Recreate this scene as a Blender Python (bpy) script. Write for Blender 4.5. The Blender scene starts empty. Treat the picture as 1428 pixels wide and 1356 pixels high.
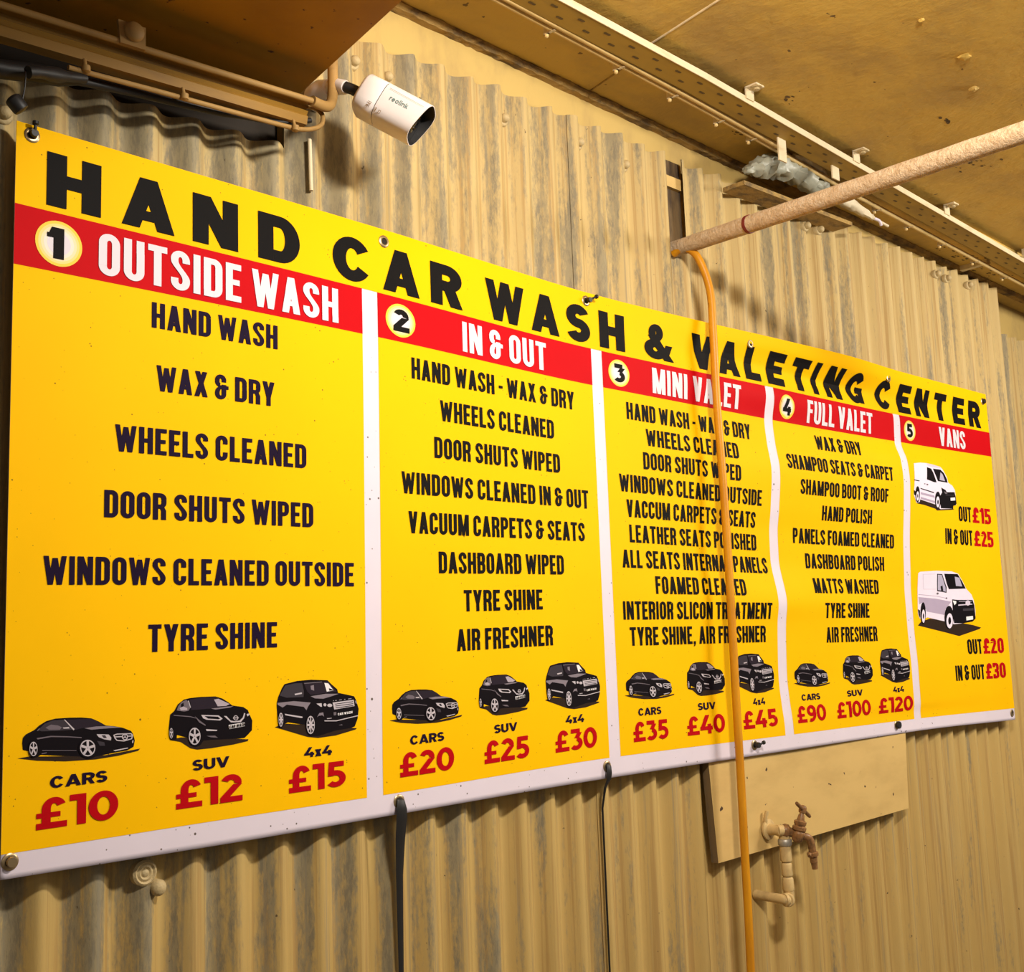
import bpy, bmesh, math, random
from mathutils import Vector, Matrix
random.seed(7)
scene = bpy.context.scene
COL = scene.collection

# ------------------------------------------------------------------ camera
def make_camera():
    yaw, pit, rol = (0.780112, 0.136529, -0.036370)
    f = Vector((math.sin(yaw)*math.cos(pit), math.cos(yaw)*math.cos(pit), math.sin(pit)))
    r = Vector((math.cos(yaw), -math.sin(yaw), 0)); u = r.cross(f)
    R = math.cos(rol)*r + math.sin(rol)*u
    U = -math.sin(rol)*r + math.cos(rol)*u
    cd = bpy.data.cameras.new('camera'); co = bpy.data.objects.new('camera', cd); COL.objects.link(co)
    M = Matrix((R, U, -f)).transposed().to_4x4(); M.translation = Vector((-0.92818, -2.33736, 1.59164))
    co.matrix_world = M
    cd.sensor_fit = 'HORIZONTAL'; cd.sensor_width = 36.0
    cd.lens = 1668.477 * 36.0 / 1428.0
    cd.clip_start = 0.05; cd.clip_end = 100
    scene.camera = co
make_camera()

# ------------------------------------------------------------------ world, lamps, exposure
wd = bpy.data.worlds.new('world'); scene.world = wd; wd.use_nodes = True
wd.node_tree.nodes['Background'].inputs[0].default_value = (1.0, 0.90, 0.78, 1)
wd.node_tree.nodes['Background'].inputs[1].default_value = 0.17
def area(name, loc, target, sx, sy, power, col):
    l = bpy.data.lights.new(name, 'AREA'); l.shape = 'RECTANGLE'; l.size = sx; l.size_y = sy
    l.energy = power; l.color = col
    o = bpy.data.objects.new(name, l); COL.objects.link(o); o.location = loc
    o.rotation_euler = (Vector(target)-Vector(loc)).to_track_quat('-Z', 'Y').to_euler()
    return o
area('ceiling_tube_lamp', (0.82, -2.0, 3.135), (1.7, 0.0, 1.8), 0.34, 0.14, 69, (1.0, 0.93, 0.82))
area('far_ceiling_lamp', (4.6, -2.6, 3.10), (3.0, 0.0, 1.4), 1.2, 0.5, 104, (1.0, 0.93, 0.82))
area('added_fill_light', (-1.4, -3.4, 2.3), (0.6, 0.0, 0.7), 1.4, 0.8, 4, (1.0, 0.92, 0.84))  # added soft fill from the front left, no known fitting there
scene.view_settings.view_transform = 'Standard'
scene.view_settings.look = 'None'
scene.view_settings.gamma = 1.0
scene.view_settings.use_curve_mapping = False
scene.view_settings.exposure = 0.06
scene.cycles.max_bounces = 8

# ------------------------------------------------------------------ materials
def nodemat(name):
    m = bpy.data.materials.new(name); m.use_nodes = True
    nt = m.node_tree; b = nt.nodes['Principled BSDF']
    return m, nt, b
def flat(name, col, rough=0.5, metal=0.0, spec=0.4, speck=None, bump=0.0, bscale=60):
    """plain colour with a faint noise variation, optional specks of dirt and bump"""
    m, nt, b = nodemat(name)
    b.inputs['Roughness'].default_value = rough; b.inputs['Metallic'].default_value = metal
    b.inputs['Specular IOR Level'].default_value = spec
    tc = nt.nodes.new('ShaderNodeTexCoord')
    n = nt.nodes.new('ShaderNodeTexNoise'); n.inputs['Scale'].default_value = bscale*.3; n.inputs['Detail'].default_value = 4
    nt.links.new(tc.outputs['Object'], n.inputs['Vector'])
    mx = nt.nodes.new('ShaderNodeMix'); mx.data_type = 'RGBA'
    mx.inputs['A'].default_value = (*[c*.94 for c in col], 1); mx.inputs['B'].default_value = (*[min(1, c*1.04) for c in col], 1)
    nt.links.new(n.outputs['Fac'], mx.inputs['Factor'])
    out = mx.outputs['Result']
    if speck:
        scol, sc, th = speck
        v = nt.nodes.new('ShaderNodeTexVoronoi'); v.inputs['Scale'].default_value = sc
        nt.links.new(tc.outputs['Object'], v.inputs['Vector'])
        n2 = nt.nodes.new('ShaderNodeTexNoise'); n2.inputs['Scale'].default_value = sc*.35; n2.inputs['Detail'].default_value = 1
        nt.links.new(tc.outputs['Object'], n2.inputs['Vector'])
        ad = nt.nodes.new('ShaderNodeMath'); ad.operation = 'MULTIPLY_ADD'; ad.inputs[1].default_value = .55; 
        nt.links.new(n2.outputs['Fac'], ad.inputs[0]); nt.links.new(v.outputs['Distance'], ad.inputs[2])
        r = nt.nodes.new('ShaderNodeValToRGB'); r.color_ramp.elements[0].position = th; r.color_ramp.elements[1].position = th+.05
        r.color_ramp.elements[0].color = (1, 1, 1, 1); r.color_ramp.elements[1].color = (0, 0, 0, 1)
        nt.links.new(ad.outputs[0], r.inputs['Fac'])
        mx2 = nt.nodes.new('ShaderNodeMix'); mx2.data_type = 'RGBA'; mx2.inputs['B'].default_value = (*scol, 1)
        nt.links.new(r.outputs['Color'], mx2.inputs['Factor']); nt.links.new(out, mx2.inputs['A']); out = mx2.outputs['Result']
    nt.links.new(out, b.inputs['Base Color'])
    if bump:
        n3 = nt.nodes.new('ShaderNodeTexNoise'); n3.inputs['Scale'].default_value = bscale; n3.inputs['Detail'].default_value = 5
        nt.links.new(tc.outputs['Object'], n3.inputs['Vector'])
        bp = nt.nodes.new('ShaderNodeBump'); bp.inputs['Strength'].default_value = bump; bp.inputs['Distance'].default_value = .004
        nt.links.new(n3.outputs['Fac'], bp.inputs['Height']); nt.links.new(bp.outputs['Normal'], b.inputs['Normal'])
    return m
def blend(name, cols, stretch, scale, contrast=(.4, .6), rough=.7, bump=.3, bdist=.003, fine=None, zone=None, speck=None):
    """two or three paint tones mixed by stretched noise: worn, streaked, painted surfaces"""
    m, nt, b = nodemat(name); b.inputs['Roughness'].default_value = rough; b.inputs['Specular IOR Level'].default_value = .3
    N = nt.nodes.new; L = nt.links.new
    tc = N('ShaderNodeTexCoord')
    def noise(sc, st, det=5, rough_=.6):
        mp = N('ShaderNodeMapping'); mp.inputs['Scale'].default_value = st; L(tc.outputs['Object'], mp.inputs['Vector'])
        n = N('ShaderNodeTexNoise'); n.inputs['Scale'].default_value = sc; n.inputs['Detail'].default_value = det; n.inputs['Roughness'].default_value = rough_
        L(mp.outputs['Vector'], n.inputs['Vector']); return n.outputs['Fac']
    def ramp(f, a, c):
        r = N('ShaderNodeMapRange'); r.inputs['From Min'].default_value = a; r.inputs['From Max'].default_value = c; r.interpolation_type = 'SMOOTHSTEP'
        L(f, r.inputs['Value']); return r.outputs['Result']
    def mix(f, A, B):
        mx = N('ShaderNodeMix'); mx.data_type = 'RGBA'; L(f, mx.inputs['Factor'])
        for s, v in (('A', A), ('B', B)):
            if isinstance(v, tuple): mx.inputs[s].default_value = (*v, 1)
            else: L(v, mx.inputs[s])
        return mx.outputs['Result']
    f1 = noise(scale, stretch)
    if zone:                                  # wear varies over the wall (x from a to b)
        sx = N('ShaderNodeSeparateXYZ'); L(tc.outputs['Object'], sx.inputs[0])
        zx = N('ShaderNodeMapRange'); zx.inputs['From Min'].default_value = zone[0]; zx.inputs['From Max'].default_value = zone[1]
        zx.inputs['To Min'].default_value = zone[2]; zx.inputs['To Max'].default_value = zone[3]; L(sx.outputs['X'], zx.inputs['Value'])
        zz = N('ShaderNodeMapRange'); zz.inputs['From Min'].default_value = 1.0; zz.inputs['From Max'].default_value = 2.6
        zz.inputs['To Min'].default_value = zone[4]; zz.inputs['To Max'].default_value = 0; L(sx.outputs['Z'], zz.inputs['Value'])
        ad = N('ShaderNodeMath'); ad.operation = 'ADD'; L(f1, ad.inputs[0]); L(zx.outputs['Result'], ad.inputs[1])
        ad2 = N('ShaderNodeMath'); ad2.operation = 'ADD'; L(ad.outputs[0], ad2.inputs[0]); L(zz.outputs['Result'], ad2.inputs[1]); f1 = ad2.outputs[0]
    c = mix(ramp(f1, *contrast), cols[0], cols[1])
    if len(cols) > 2:
        c = mix(ramp(noise(scale*.35, stretch, 3), .52, .68), c, cols[2])
    if fine:
        c = mix(ramp(noise(fine[1], fine[2], 6, .7), *fine[3]), c, fine[0])
    if speck:
        c = mix(ramp(noise(speck[1], (1, 1, 1), 2, .5), *speck[2]), c, speck[0])
    L(c, b.inputs['Base Color'])
    if bump:
        h = noise(scale*2.2, stretch if not fine else fine[2], 6, .65)
        bp = N('ShaderNodeBump'); bp.inputs['Strength'].default_value = bump; bp.inputs['Distance'].default_value = bdist
        L(h, bp.inputs['Height']); L(bp.outputs['Normal'], b.inputs['Normal'])
    return m
M = {}
def sheet_material():
    """painted fibre cement sheet: cream ochre paint, worn grey along the crests, faint vertical streaks and flakes"""
    m, nt, b = nodemat('painted_corrugated_sheet'); b.inputs['Roughness'].default_value = .65; b.inputs['Specular IOR Level'].default_value = .25
    N = nt.nodes.new; L = nt.links.new; tc = N('ShaderNodeTexCoord')
    sp = N('ShaderNodeSeparateXYZ'); L(tc.outputs['Object'], sp.inputs[0])
    def noise(sc, st, det=4, ro=.6):
        mp = N('ShaderNodeMapping'); mp.inputs['Scale'].default_value = st; L(tc.outputs['Object'], mp.inputs['Vector'])
        n = N('ShaderNodeTexNoise'); n.inputs['Scale'].default_value = sc; n.inputs['Detail'].default_value = det; n.inputs['Roughness'].default_value = ro
        L(mp.outputs['Vector'], n.inputs['Vector']); return n.outputs['Fac']
    def rng(f, a, c, lo=0, hi=1):
        r = N('ShaderNodeMapRange'); r.interpolation_type = 'SMOOTHSTEP'
        for k_, v in zip(('From Min', 'From Max', 'To Min', 'To Max'), (a, c, lo, hi)): r.inputs[k_].default_value = v
        L(f, r.inputs['Value']); return r.outputs['Result']
    def ma(op, x, y):
        n = N('ShaderNodeMath'); n.operation = op
        for k_, v in enumerate((x, y)):
            if isinstance(v, (int, float)): n.inputs[k_].default_value = v
            else: L(v, n.inputs[k_])
        return n.outputs[0]
    def mix(f, A, B):
        mx = N('ShaderNodeMix'); mx.data_type = 'RGBA'; L(f, mx.inputs['Factor'])
        for s_, v in (('A', A), ('B', B)):
            if isinstance(v, tuple): mx.inputs[s_].default_value = (*v, 1)
            else: L(v, mx.inputs[s_])
        return mx.outputs['Result']
    ph = ma('MULTIPLY', ma('SUBTRACT', sp.outputs['X'], .955), 2*math.pi/.1109)
    crest = ma('COSINE', ph, 0.0)
    wear = ma('ADD', ma('MULTIPLY', crest, .085), noise(16, (1, 1, .07), 4))
    wear = ma('ADD', wear, ma('MULTIPLY', ma('SUBTRACT', noise(120, (1, 1, .28), 5, .75), .5), .40))
    wear = ma('ADD', wear, rng(sp.outputs['X'], -.2, 3.0, .085, -.115))
    wear = ma('ADD', wear, rng(sp.outputs['Z'], .9, 1.9, -.085, .01))
    paint = mix(rng(ma('ADD', noise(3.2, (1, 1, .4), 3), rng(sp.outputs['Z'], 1.0, 2.9, .22, -.22)), .30, .72), (.51, .375, .160), (.50, .34, .115))
    paint = mix(rng(noise(58, (1, 1, .012), 4, .7), .49, .62, 0, .62), paint, (.36, .215, .072))
    grey = mix(rng(noise(60, (1, 1, .25), 5, .75), .42, .62), (.30, .245, .140), (.215, .18, .115))
    c = mix(rng(wear, .46, .63), paint, grey)
    c = mix(rng(noise(40, (1, 1, .016), 4, .7), .57, .68, 0, .55), c, (.235, .205, .145))
    c = mix(rng(noise(48, (1, 1, .8), 2), .74, .78), c, (.11, .075, .04))
    L(c, b.inputs['Base Color'])
    bp = N('ShaderNodeBump'); bp.inputs['Strength'].default_value = .4; bp.inputs['Distance'].default_value = .002
    L(noise(75, (1, 1, .30), 6, .7), bp.inputs['Height']); L(bp.outputs['Normal'], b.inputs['Normal'])
    return m
M['sheet'] = sheet_material()
M['plaster'] = blend('ochre_plaster', [(.56, .39, .125), (.45, .31, .11)], (1, 1, .5), 7, (.42, .7), .8, .5, .004, fine=((.34, .24, .11), 24, (1, 1, .35), (.66, .74)))
M['ceil'] = blend('ochre_ceiling_board', [(.65, .43, .095), (.49, .325, .095)], (1, 1.4, 1), 2.6, (.42, .68), .62, .85, .010, fine=((.62, .395, .10), 34, (1.6, .8, 1), (.6, .7)), speck=((.16, .10, .04), 30, (.735, .765)))
M['soffit'] = blend('brown_soffit_board', [(.44, .21, .010), (.35, .16, .010)], (1, 1, 1), 3.2, (.4, .7), .6, .25, .004, speck=((.10, .04, .01), 45, (.71, .75)))
M['rail'] = blend('ochre_painted_steel', [(.30, .155, .020), (.21, .11, .02)], (.2, 1, 1), 18, (.4, .7), .55, .2, .002)
M['cornice'] = blend('dirty_plaster_and_shaded_ledge', [(.40, .25, .075), (.15, .10, .05)], (.5, 1, 1), 20, (.42, .66), .85, .9, .01)
M['tray'] = blend('ochre_painted_tray', [(.40, .25, .040), (.30, .19, .04)], (.3, 1, 1), 16, (.4, .7), .55, .2, .002)
M['slot'] = flat('slot_shade_and_peeling', (.13, .085, .03), .8)  # shade inside the open tray slots as flat brown; also peeled paint
M['lip'] = blend('pale_painted_metal', [(.70, .58, .38), (.55, .43, .24)], (.3, 1, 1), 20, (.45, .75), .5, .2, .001)
M['conduit'] = blend('cream_conduit', [(.70, .50, .21), (.52, .36, .13)], (.4, 1, 1), 22, (.45, .75), .5, .2, .001)
M['pole'] = blend('rusted_painted_pole', [(.66, .50, .33), (.52, .36, .21), (.64, .51, .37)], (1, 1, 1), 55, (.40, .66), .8, 1.0, .006, fine=((.16, .09, .05), 75, (1, 1, 1), (.63, .72)))
M['wood'] = blend('cream_painted_plywood', [(.62, .42, .15), (.54, .36, .125)], (.35, 1, 1), 9, (.42, .7), .7, .3, .002, fine=((.30, .20, .08), 30, (.12, 1, 1), (.70, .76)), speck=((.07, .04, .02), 30, (.73, .75)))
M['woodedge'] = blend('dark_board_edge', [(.17, .11, .05), (.06, .04, .025)], (1, 1, .2), 22, (.4, .65), .85, .4, .003)  # darker brown than the board front; also slot backing and peeled flakes
M['concrete'] = blend('wet_concrete', [(.20, .18, .15), (.13, .12, .10)], (1, 1, 1), 3, (.4, .65), .5, .3, .004)
M['dark'] = flat('dark_void', (.020, .014, .009), .9)  # near-black stands in for the shade in hollows and eyelet holes
M['white'] = flat('white_vinyl', (.70, .625, .72), .5, spec=.13, speck=((.12, .09, .08), 50, .30), bscale=30)
M['yellow'] = flat('yellow_vinyl', (.90, .49, .0005), .6, spec=.05, speck=((.20, .10, .01), 75, .27), bscale=12)
M['red'] = flat('red_vinyl', (.50, .0025, .006), .6, spec=.05, bscale=20)
M['price'] = flat('red_price_ink', (.44, .002, .006), .6, spec=.05)
M['black'] = flat('black_ink', (.007, .006, .006), .6, spec=.05)
M['navy'] = flat('navy_ink', (.012, .005, .022), .6, spec=.05)
M['ink_white'] = flat('white_ink', (.70, .64, .70), .5, spec=.12)
M['K'] = flat('picture_black', (.007, .005, .007), .6, spec=.05)
M['S'] = flat('picture_ground', (.030, .018, .012), .6, spec=.05)
M['d'] = flat('picture_charcoal', (.045, .038, .048), .6, spec=.05)
M['W'] = flat('picture_glass', (.024, .017, .026), .6, spec=.05)
M['m'] = flat('picture_grey', (.15, .125, .15), .6, spec=.05)
M['h'] = flat('picture_sheen', (.22, .185, .22), .6, spec=.05)
M['l'] = flat('picture_light_grey', (.42, .36, .42), .6, spec=.05)
M['g'] = flat('picture_silver', (.50, .45, .50), .6, spec=.05)
M['w'] = flat('picture_white', (.80, .76, .79), .6, spec=.05)
M['v'] = flat('picture_van_white', (.74, .66, .80), .6, spec=.05)
M['u'] = flat('picture_van_shade', (.60, .53, .66), .6, spec=.05)
M['x'] = flat('picture_van_grey', (.40, .33, .46), .6, spec=.05)
M['b'] = flat('picture_window_blue', (.40, .37, .50), .6, spec=.05)
M['disc0'] = flat('disc_yellow', (.93, .58, .05), .5, spec=.12)
M['disc1'] = flat('disc_pale_yellow', (.90, .66, .22), .5, spec=.12)
M['disc2'] = flat('disc_cream', (.86, .70, .42), .5, spec=.12)
M['disc3'] = flat('disc_ivory', (.82, .73, .62), .5, spec=.12)
M['eyelet'] = flat('tarnished_brass', (.42, .31, .17), .35, .85)
M['bolt'] = flat('painted_bolt', (.50, .38, .19), .6, .0, bump=.4, bscale=200)
M['steel'] = flat('dull_steel', (.45, .42, .36), .45, .6)
M['blackplastic'] = flat('black_plastic', (.012, .011, .011), .5)
M['camwhite'] = flat('white_camera_shell', (.74, .68, .66), .35)
M['lens'] = flat('lens_glass', (.004, .004, .005), .08, spec=.6)
M['logo'] = flat('grey_green_logo', (.16, .25, .24), .4)
M['print'] = flat('brown_label_print', (.20, .13, .07), .5)
M['dim_dirty_conduit'] = blend('shaded_dirty_ochre_conduit', [(.36, .21, .065), (.25, .145, .045)], (.4, 1, 1), 22, (.45, .75), .6, .2, .001)  # conduit cream darkened for the dim corner under the soffit; dirt on the lug
M['hose'] = blend('orange_hose', [(.64, .275, .008), (.54, .215, .007)], (1, 1, .3), 20, (.4, .7), .42, .15, .001, fine=((.24, .09, .015), 60, (1, 1, .2), (.66, .74)))
M['bag'] = flat('grey_plastic_bag', (.31, .305, .235), .42, bump=.35, bscale=35)
M['bagpale'] = flat('cream_tape', (.66, .56, .38), .6, bump=.5, bscale=60)
M['copper'] = blend('aged_brass_tap', [(.27, .135, .05), (.14, .07, .03)], (1, 1, 1), 60, (.4, .65), .4, .2, .001)
M['pipe'] = blend('cream_painted_pipe', [(.60, .43, .19), (.46, .32, .14)], (1, 1, .6), 28, (.42, .7), .55, .25, .001)
M['tapband'] = flat('dark_red_tape', (.16, .012, .012), .5)

# ------------------------------------------------------------------ mesh helpers
class MB:
    def __init__(s): s.v = []; s.f = []; s.m = []; s.mats = []; s.sm = []
    def mi(s, mat):
        if mat not in s.mats: s.mats.append(mat)
        return s.mats.index(mat)
    def add(s, vs, fs, mat, smooth=False):
        b = len(s.v); s.v += [tuple(p) for p in vs]; i = s.mi(mat)
        for f in fs: s.f.append(tuple(b+k for k in f)); s.m.append(i); s.sm.append(smooth)
    def build(s, name, parent=None, sharp=50):
        me = bpy.data.meshes.new(name); me.from_pydata(s.v, [], s.f)
        for mt in s.mats: me.materials.append(M[mt])
        me.polygons.foreach_set('material_index', s.m); me.polygons.foreach_set('use_smooth', s.sm)
        if any(s.sm): me.set_sharp_from_angle(angle=math.radians(sharp))
        me.update()
        o = bpy.data.objects.new(name, me); COL.objects.link(o)
        if parent: o.parent = parent
        return o
    def box(s, x0, x1, y0, y1, z0, z1, mat):
        s.add([(x0,y0,z0),(x1,y0,z0),(x1,y1,z0),(x0,y1,z0),(x0,y0,z1),(x1,y0,z1),(x1,y1,z1),(x0,y1,z1)],
              [(0,3,2,1),(4,5,6,7),(0,1,5,4),(1,2,6,5),(2,3,7,6),(3,0,4,7)], mat)
    def hexa(s, p, mat):
        s.add(p, [(0,3,2,1),(4,5,6,7),(0,1,5,4),(1,2,6,5),(2,3,7,6),(3,0,4,7)], mat)
    def tube(s, pts, rad, mat, n=12, caps=True, ref=(0.3, 0.2, 1)):
        pts = [Vector(p) for p in pts]
        rs = rad if isinstance(rad, (list, tuple)) else [rad]*len(pts)
        vs = []; u = None
        for i, p in enumerate(pts):
            t = (pts[min(i+1, len(pts)-1)]-pts[max(i-1, 0)]).normalized()
            if u is None:
                u = t.cross(Vector(ref))
                if u.length < 1e-4: u = t.cross(Vector((1, 0, 0)))
                u.normalize()
            else: u = (u-t*u.dot(t)).normalized()
            w = t.cross(u)
            for k in range(n):
                a = 2*math.pi*k/n; vs.append(p+(u*math.cos(a)+w*math.sin(a))*rs[i])
        fs = [(i*n+k, i*n+(k+1) % n, (i+1)*n+(k+1) % n, (i+1)*n+k) for i in range(len(pts)-1) for k in range(n)]
        if caps: fs += [tuple(range(n))[::-1], tuple((len(pts)-1)*n+k for k in range(n))]
        s.add(vs, fs, mat, True)
    def lathe(s, c, axis, prof, mat, n=16, caps=True):
        """prof: (distance along axis, radius)"""
        a = Vector(axis).normalized(); c = Vector(c)
        u = a.cross(Vector((0.31, 0.2, .93))).normalized(); w = a.cross(u); vs = []
        for d, r in prof:
            for k in range(n):
                t = 2*math.pi*k/n; vs.append(c+a*d+(u*math.cos(t)+w*math.sin(t))*r)
        m = len(prof)
        fs = [(i*n+k, i*n+(k+1) % n, (i+1)*n+(k+1) % n, (i+1)*n+k) for i in range(m-1) for k in range(n)]
        if caps: fs += [tuple(range(n))[::-1], tuple((m-1)*n+k for k in range(n))]
        s.add(vs, fs, mat, True)
def smooth_path(pts, k=6):
    P = [Vector(p) for p in pts]; out = []
    for i in range(len(P)-1):
        a = P[max(i-1, 0)]; b = P[i]; c = P[i+1]; d = P[min(i+2, len(P)-1)]
        for j in range(k):
            t = j/k
            out.append(.5*((2*b)+(c-a)*t+(2*a-5*b+4*c-d)*t*t+(3*b-a-3*c+d)*t**3))
    out.append(P[-1]); return out
def tag(o, label, cat, group=None):
    o['label'] = label; o['category'] = cat
    if group: o['group'] = group
    return o
def struct(o): o['kind'] = 'structure'; return o
def empty(name, loc):
    o = bpy.data.objects.new(name, None); COL.objects.link(o); o.location = loc; o.empty_display_size = .05
    return o
class Thing:
    """an Empty at the thing's base; parts are built in world coordinates and parented to it"""
    def __init__(s, name, loc, label, cat, group=None):
        s.o = tag(empty(name, loc), label, cat, group); s.inv = Matrix.Translation(-Vector(loc))
    def part(s, mb, name, parent=None):
        o = mb.build(name)
        if parent is None: o.parent = s.o; o.matrix_parent_inverse = s.inv
        else: o.parent = parent
        return o
# ------------------------------------------------------------------ lettering (own stroke built alphabets)
class Font:
    """cap height 1; t = stem width, h = bar height, q = corner radius (vertical), widths per letter"""
    def __init__(s, t, h, q, W, gap, space, round_=False): s.t=t; s.h=h; s.q=q; s.W=W; s.gap=gap; s.space=space; s.r=round_
BEBAS = Font(.176, .156, .23, dict(A=.50,B=.46,C=.45,D=.46,E=.39,F=.38,G=.46,H=.47,I=.168,K=.49,L=.38,M=.62,N=.49,O=.46,P=.45,R=.47,S=.45,T=.44,U=.46,V=.49,W=.71,X=.50,Y=.49,Z=.42), .085, .195)
HEAVY = Font(.31, .25, .5, dict(A=.98,C=.92,D=.86,E=.72,G=.95,H=.86,I=.31,L=.68,N=.86,R=.84,S=.80,T=.78,V=.95,W=1.30), .1, .3, True)
MONT = Font(.235, .205, .5, dict(A=.90,C=.80,R=.74,S=.68,U=.78,V=.90,x=.56), .06, .3, True)
MPRICE = Font(.235, .20, .5, dict(), .065, .3, True)
DISCF = Font(.265, .23, .5, dict(), .065, .3, True)
VPRICE = Font(.20, .17, .27, dict(), .07, .3, False)
DW = {'0':.82,'1':.44,'2':.72,'3':.72,'4':.84,'5':.74,'9':.76,'\u00a3':.80}
DWN = {'0':.50,'1':.33,'2':.48,'3':.48,'5':.48,'\u00a3':.52}
def strip(L, R):
    """quads between two outlines with the same number of points"""
    return [[L[i], R[i], R[i+1], L[i+1]] for i in range(len(L)-1)]
def bar(x0, x1, y0, y1):
    n = max(1, int(math.ceil((y1-y0)/.17))); m = max(1, int(math.ceil((x1-x0)/.4)))
    return [[(x0+(x1-x0)*i/m, y0+(y1-y0)*j/n), (x0+(x1-x0)*(i+1)/m, y0+(y1-y0)*j/n), (x0+(x1-x0)*(i+1)/m, y0+(y1-y0)*(j+1)/n), (x0+(x1-x0)*i/m, y0+(y1-y0)*(j+1)/n)] for j in range(n) for i in range(m)]
def diag(xa, ya, xb, yb, w):
    """parallelogram with level ends: left corners (xa,ya) and (xb,yb), level width w"""
    n = max(1, int(math.ceil(abs(yb-ya)/.17)))
    L = [(xa+(xb-xa)*i/n, ya+(yb-ya)*i/n) for i in range(n+1)]
    return strip(L, [(x+w, y) for x, y in L])
def arc(cx, cy, rx, ry, t, h, a0, a1, n=None):
    n = n or max(4, int(abs(a1-a0)/11)); o = []; i_ = []
    for k in range(n+1):
        a = math.radians(a0+(a1-a0)*k/n); c, s = math.cos(a), math.sin(a)
        o.append((cx+rx*c, cy+ry*s)); i_.append((cx+max(rx-t, .01)*c, cy+max(ry-h, .01)*s))
    return strip(o, i_)
def bowl(F, x0, x1, y0, y1, q=None):
    """right hand bowl from x0 to x1"""
    t, h = F.t, F.h; ry = min(F.q if q is None else q, (y1-y0)/2); rx = min((x1-x0)*.75, ry*1.15 if not F.r else 9)
    g = bar(x0, x1-rx, y1-h, y1)+bar(x0, x1-rx, y0, y0+h)+arc(x1-rx, y1-ry, rx, ry, t, h, 0, 90)+arc(x1-rx, y0+ry, rx, ry, t, h, 270, 360)
    if y1-y0-2*ry > .01: g += bar(x1-t, x1, y0+ry, y1-ry)
    return g
def scurve(F, W, y0=0., y1=1., mir=False):
    t, h = F.t, F.h
    if F.r:
        ry = (y1-y0+h)/4; rx = W/2; c1 = y1-ry; c2 = y0+ry
        return arc(rx, c1, rx*.97, ry, t, h, 22, 270)+arc(rx, c2, rx, ry, t, h, 90, -158)
    q = F.q; g = arc(W/2, 1-q, W/2, q, t, h, 0, 180)+arc(W/2, q, W/2, q, t, h, 180, 360)
    g += bar(W-t, W, .70, 1-q)+bar(0, t, .74, 1-q)+bar(W-t, W, q, .27)+bar(0, t, q, .30)
    L = []
    for k in range(13):
        s_ = k/12; e = s_*s_*(3-2*s_); L.append(((W-t)*e, .745-(.745-.265)*s_))
    return g+strip(L, [(x+t, y) for x, y in L])
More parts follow.
